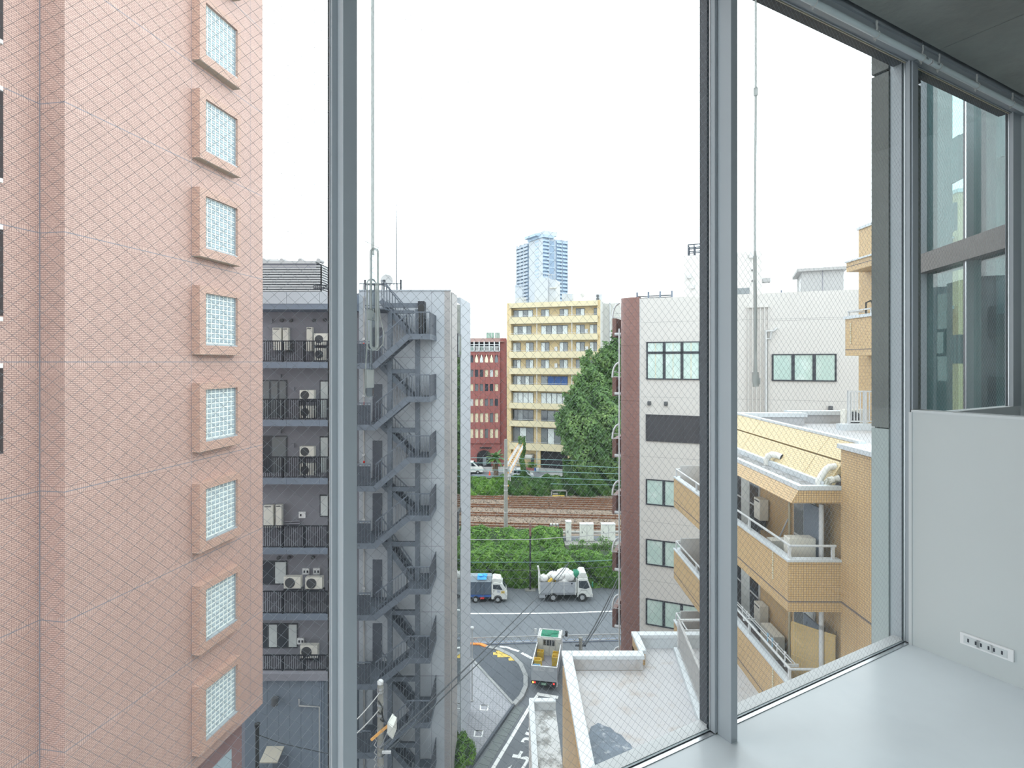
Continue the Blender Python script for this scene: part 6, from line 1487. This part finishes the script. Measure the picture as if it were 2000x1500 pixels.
box(2.84, 3.16, .005, .018, .86, 1.06).build('yellow_sticker', M['yellowpaint'], kt); box(2.96, 3.04, -.001, .0045, .92, 1.0).build('sticker_mark', M['leafd'], kt)
writing('75', .26, M['blue'], kt, (2.6, .012, 1.0), (math.pi/2, 0, 0), 'door_number', .003)
box(2.13, 2.24, .0, .018, 1.06, 1.1).build('door_handle', M['slot'], kt)
for x in (.55, 2.55): wheel(kt, x, .07, .3, .18); wheel(kt, x, 1.3, .28, .18)
for a in ((2.2, 2.9),): MB().tube([(2.55+.36*math.cos(k*math.pi/8), .015, .3+.36*math.sin(k*math.pi/8)) for k in range(9)], .03, 6).build('wheel_arch', M['dark'], kt)
box(.95, 1.32, .02, .1, .34, .48).build('tool_box', M['red'], kt); box(-.1, 3.2, .2, 1.25, .28, .5).build('chassis', M['dark'], kt)
bsht = thing('blue_sheet', 'folded bright blue sheet on the canvas roof of the small truck', 'sheet', (kt.location.x+.72, Yk+.32, 2.29), 0)
MB().box(0, .85, -.1, .5, 0, .05).blob((.3, .05, .06), (.3, .25, .07), 9, 6, .1).blob((.6, .25, .06), (.26, .22, .08), 9, 6, .1).build('sheet', M['bluetarp'], bsht); MB().prism([(-.02, -.12, .0), (.82, -.12, .0), (.8, -.32, -.2), (.0, -.3, -.2)], (0, .03, .02)).build('hanging_fold', M['bluetarp'], bsht)
# truck driving away
da = thing('crate_truck', 'white open truck carrying yellow crates, driving away with tail lamps lit', 'truck', (X(1063, 37), 37, 0), -math.atan(.171))
Wd = .86
box(-.7, .7, .2, 4.4, .3, .62).build('chassis', M['dark'], da); box(-Wd, Wd, 0, 3.05, .62, .7).build('bed_floor', M['greywall'], da)
tgt = box(-Wd, Wd, -.05, 0, .62, 1.58).build('tailgate', M['truckgrey'], da)
for z in (1.3, 1.38, 1.46):
    for a, b in ((-.72, -.38), (-.3, .08), (.3, .66)): box(a, b, -.062, -.0505, z, z+.035).build('gate_slot', M['whitemetal'], tgt)
box(-Wd, Wd, -.07, .01, 1.55, 1.6).build('gate_rail', M['whitemetal'], tgt)
for x in (-Wd, Wd-.04):
    sd = box(x, x+.04, 0, 3.05, .62, 1.56).build('dropside', M['truckgrey'], da); box(x-.015, x+.055, 0, 3.05, 1.56, 1.61).build('side_rail', M['whitemetal'], sd)
MB().box(-Wd, Wd, 3.06, 4.5, .45, 1.95).build('cab', M['truckwhite'], da, None, .06)
prof2 = MB().prism([(-Wd*.95, 4.5, .5), (-Wd*.95, 4.75, .6), (-Wd*.95, 4.75, 1.1), (-Wd*.95, 4.5, 1.9)], (Wd*1.9, 0, 0)).build('cab_front', M['truckwhite'], da)
rw = box(-.40, .40, 3.045, 3.06, 1.42, 1.82).build('rear_window', M['carglass'], da, None, .004)
for x in (-.2, .2): box(x-.02, x+.02, 3.035, 3.0445, 1.42, 1.82).build('window_bar', M['whitemetal'], rw)
for x in (-.82, -.45, .02, .45, .8): box(x-.015, x+.015, 3.03, 3.06, .75, 1.9).build('cab_rib', M['louver'], da)
MB().box(-Wd+.02, Wd-.02, 3.1, 3.16, 1.955, 2.0).box(-Wd+.02, Wd-.02, 4.3, 4.36, 1.955, 2.0).box(-Wd+.02, -Wd+.1, 3.16, 4.3, 1.955, 2.0).box(Wd-.1, Wd-.02, 3.16, 4.3, 1.955, 2.0).build('roof_rack', M['whitemetal'], da)
for s_ in (-1, 1): MB().tube([(s_*Wd, 4.3, 1.5), (s_*(Wd+.28), 4.35, 1.75)], .02, 5).box(s_*(Wd+.28)-.09, s_*(Wd+.28)+.09, 4.3, 4.36, 1.55, 1.95).build('mirror', M['dark' if s_ > 0 else 'whitemetal'], da)
box(-.8, .8, -.06, .05, .36, .52).build('rear_beam', M['dark'], da)
for x, mk in ((-.74, 'lampamber'), (-.62, 'lampred'), (.64, 'lampred')): MB().tube([(x, -.075, .50), (x, -.05, .50)], .062, 12).build('tail_lamp', M[mk], da)
for x in (-.74, .7): box(x-.14, x+.14, -.05, -.0, .40, .6).build('lamp_housing', M['dark'], da)
pl2 = box(-.2, .14, -.07, -.055, .36, .52).build('number_plate', M['plate'], da); writing('12-68', .1, M['platetext'], pl2, (-.03, -.072, .44), (math.pi/2, 0, 0), 'plate_number', .001)
for x in (-.66, .66): wheel(da, x, .9, .36, .24, 'x'); wheel(da, x, 3.8, .36, .24, 'x')
for x in (-Wd, Wd-.05): box(x, x+.06, -.05, .3, .32, .62).build('mud_flap', M['truckwhite'], da)
gr2 = thing('green_net', 'flat green net lying on the roof of the truck driving away', 'net', da.location+Vector((0, 0, 1.955)), da.rotation_euler.z); MB().box(-.62, .62, 3.2, 4.2, 0, .03).blob((-.2, 3.6, .03), (.4, .3, .06), 9, 5, .1).blob((.3, 3.9, .03), (.3, .3, .05), 9, 5, .1).build('net', M['greennet'], gr2)
def crate(label, x, y, z, m='crate', h_=.3, w_=.46, d=.36, full=True):
    t = thing('plastic_crate', label, 'crate', da.location+Vector((0, 0, .7+z)), da.rotation_euler.z, 'crates in the open truck')
    MB().box(x-w_/2, x+w_/2, y, y+.02, 0, h_).box(x-w_/2, x+w_/2, y+d-.02, y+d, 0, h_).box(x-w_/2, x-w_/2+.02, y+.02, y+d-.02, 0, h_).box(x+w_/2-.02, x+w_/2, y+.02, y+d-.02, 0, h_).box(x-w_/2+.02, x+w_/2-.02, y+.02, y+d-.02, 0, .03).build('shell', M[m], t)
    MB().box(x-w_/2-.012, x+w_/2+.012, y-.012, y, h_-.04, h_).box(x-w_/2-.012, x+w_/2+.012, y+d, y+d+.012, h_-.04, h_).build('rim', M[m], t)
nm = ['at the tailgate', 'second from the tailgate', 'third from the tailgate', 'nearest the cab']
for k in range(4):
    y = .12+.52*k if k else .08
    for j in range((2, 3, 2, 2)[k]):
        crate('%s yellow crate of the left row stack %s' % ((('bottom', 'top'), ('bottom', 'middle', 'top'), ('bottom', 'top'), ('bottom', 'top'))[k][j], nm[k]), -.55, .12+.5*k+(.7 if k == 3 else 0), .305*j, 'crate')
crate('pale blue tray lying on the yellow crate at the tailgate', -.55, .12, .61, 'bluecrate', .12)
for k in range(2):
    for j in range(2): crate('%s yellow crate of the right row stack %s' % (('bottom', 'top')[j], ('nearer the tailgate', 'nearest the cab')[k]), .56, 1.75+.5*k, .305*j, 'crate')
# vehicles of the far street
def car(name, label, px, py, length, hgt, m, rz=0, van=False, wdt=1.6):
    g = G(px, py, PL+.01); t = thing(name, label, 'car' if not van else 'van', g, rz, None); s_ = length; h_ = hgt
    low = prof([(0, .28), (0, h_*.62), (.12*s_, h_*.66), (.86*s_, h_*.58), (.985*s_, h_*.5), (s_, .3)], 0, wdt) if not van else prof([(0, .28), (0, h_*.6), (.8*s_, h_*.6), (.985*s_, h_*.45), (s_, .3)], 0, wdt)
    low.build('body', M[m], t, None, .05)
    top = [(.02*s_, h_*.6), (.06*s_, h_), (.62*s_, h_), (.84*s_, h_*.585)] if not van else [(0, h_*.58), (.01*s_, h_*.97), (.1*s_, h_), (.66*s_, h_), (.86*s_, h_*.58)]
    prof(top, .08, wdt-.08).build('cabin', M[m], t, None, .05)
    f = .93
    wn = [(.08*s_, h_*.64), (.1*s_, h_*f), (.6*s_, h_*f), (.76*s_, h_*.64)]
    for a, b in ((.08, .34), (.36, .58)):
        prof([(a*s_, h_*.63), (a*s_+.03, h_*f), (b*s_, h_*f), (b*s_, h_*.63)], .068, .078).build('side_window', M['carglass'], t)
    prof([(.6*s_, h_*.63), (.6*s_, h_*f), (.63*s_, h_*f), (.77*s_, h_*.63)], .068, .078).build('side_window', M['carglass'], t)
    prof([(.655*s_, h_*.97), (.67*s_, h_*.98), (.86*s_, h_*.62), (.84*s_, h_*.61)], .14, wdt-.14).build('windscreen', M['carglass'], t)
    for x in (.18*s_, .82*s_): wheel(t, x, .09, .3, .18); wheel(t, x, wdt-.09, .3, .18)
    box(.985*s_, s_+.02, .05, .4, h_*.38, h_*.46).build('headlamp', M['curtain'], t); box(-.01, .01, .05, .3, h_*.4, h_*.52).build('tail_lamp', M['red'], t)
    return t
car('white_van', 'white van on the far street in front of the red brick block', 886, 926, 4.9, 2.0, 'truckwhite', 0, True, 1.7)
car('silver_minivan', 'silver minivan passing behind the ivy clad pole', 992, 938.5, 4.1, 1.75, 'silver', 0)
car('black_car', 'black car with red tail lamp behind the left ivy bank', 925-50, 942, 4.2, 1.45, 'blackcar', 0)
t = thing('traffic_cone', 'single orange cone on the far street beside the palm', 'cone', G(956.5, 928, PL+.01), 0)
MB().tube([(0, 0, .04), (0, 0, .68)], [.17, .04], 12).build('cone', M['cone'], t); box(-.2, .2, -.2, .2, 0, .04).build('base', M['cone'], t)
for k, (px, py) in enumerate(((1046, 921), (1050, 921.5))):
    t = thing('planter_bucket', ('blue bucket outside the yellow apartments', 'pale bucket outside the yellow apartments')[k], 'bucket', G(px, py, PL+.15), 0); MB().tube([(0, 0, 0), (0, 0, .6)], [.2, .26], 12).build('pail', M[('blue', 'whitemetal')[k]], t); MB().tube([(-.26, 0, .6), (0, 0, .78), (.26, 0, .6)], .02, 5).build('handle', M['louver'], t)
pt = thing('shop_plant', 'yellow green shrub in a planter by the yellow apartment shop door', 'plant', G(1038, 919, PL+.15), 0)
box(-.9, .9, -.3, .3, 0, .5).build('planter', M['redbrick'], pt); n = 500; q = np.stack([rng.normal(0, .45, n), rng.normal(0, .2, n), rng.uniform(.5, 1.4, n)], 1); leaves('leaves', M['leaf1'], q, q*[1, 1, .2], .12, pt)
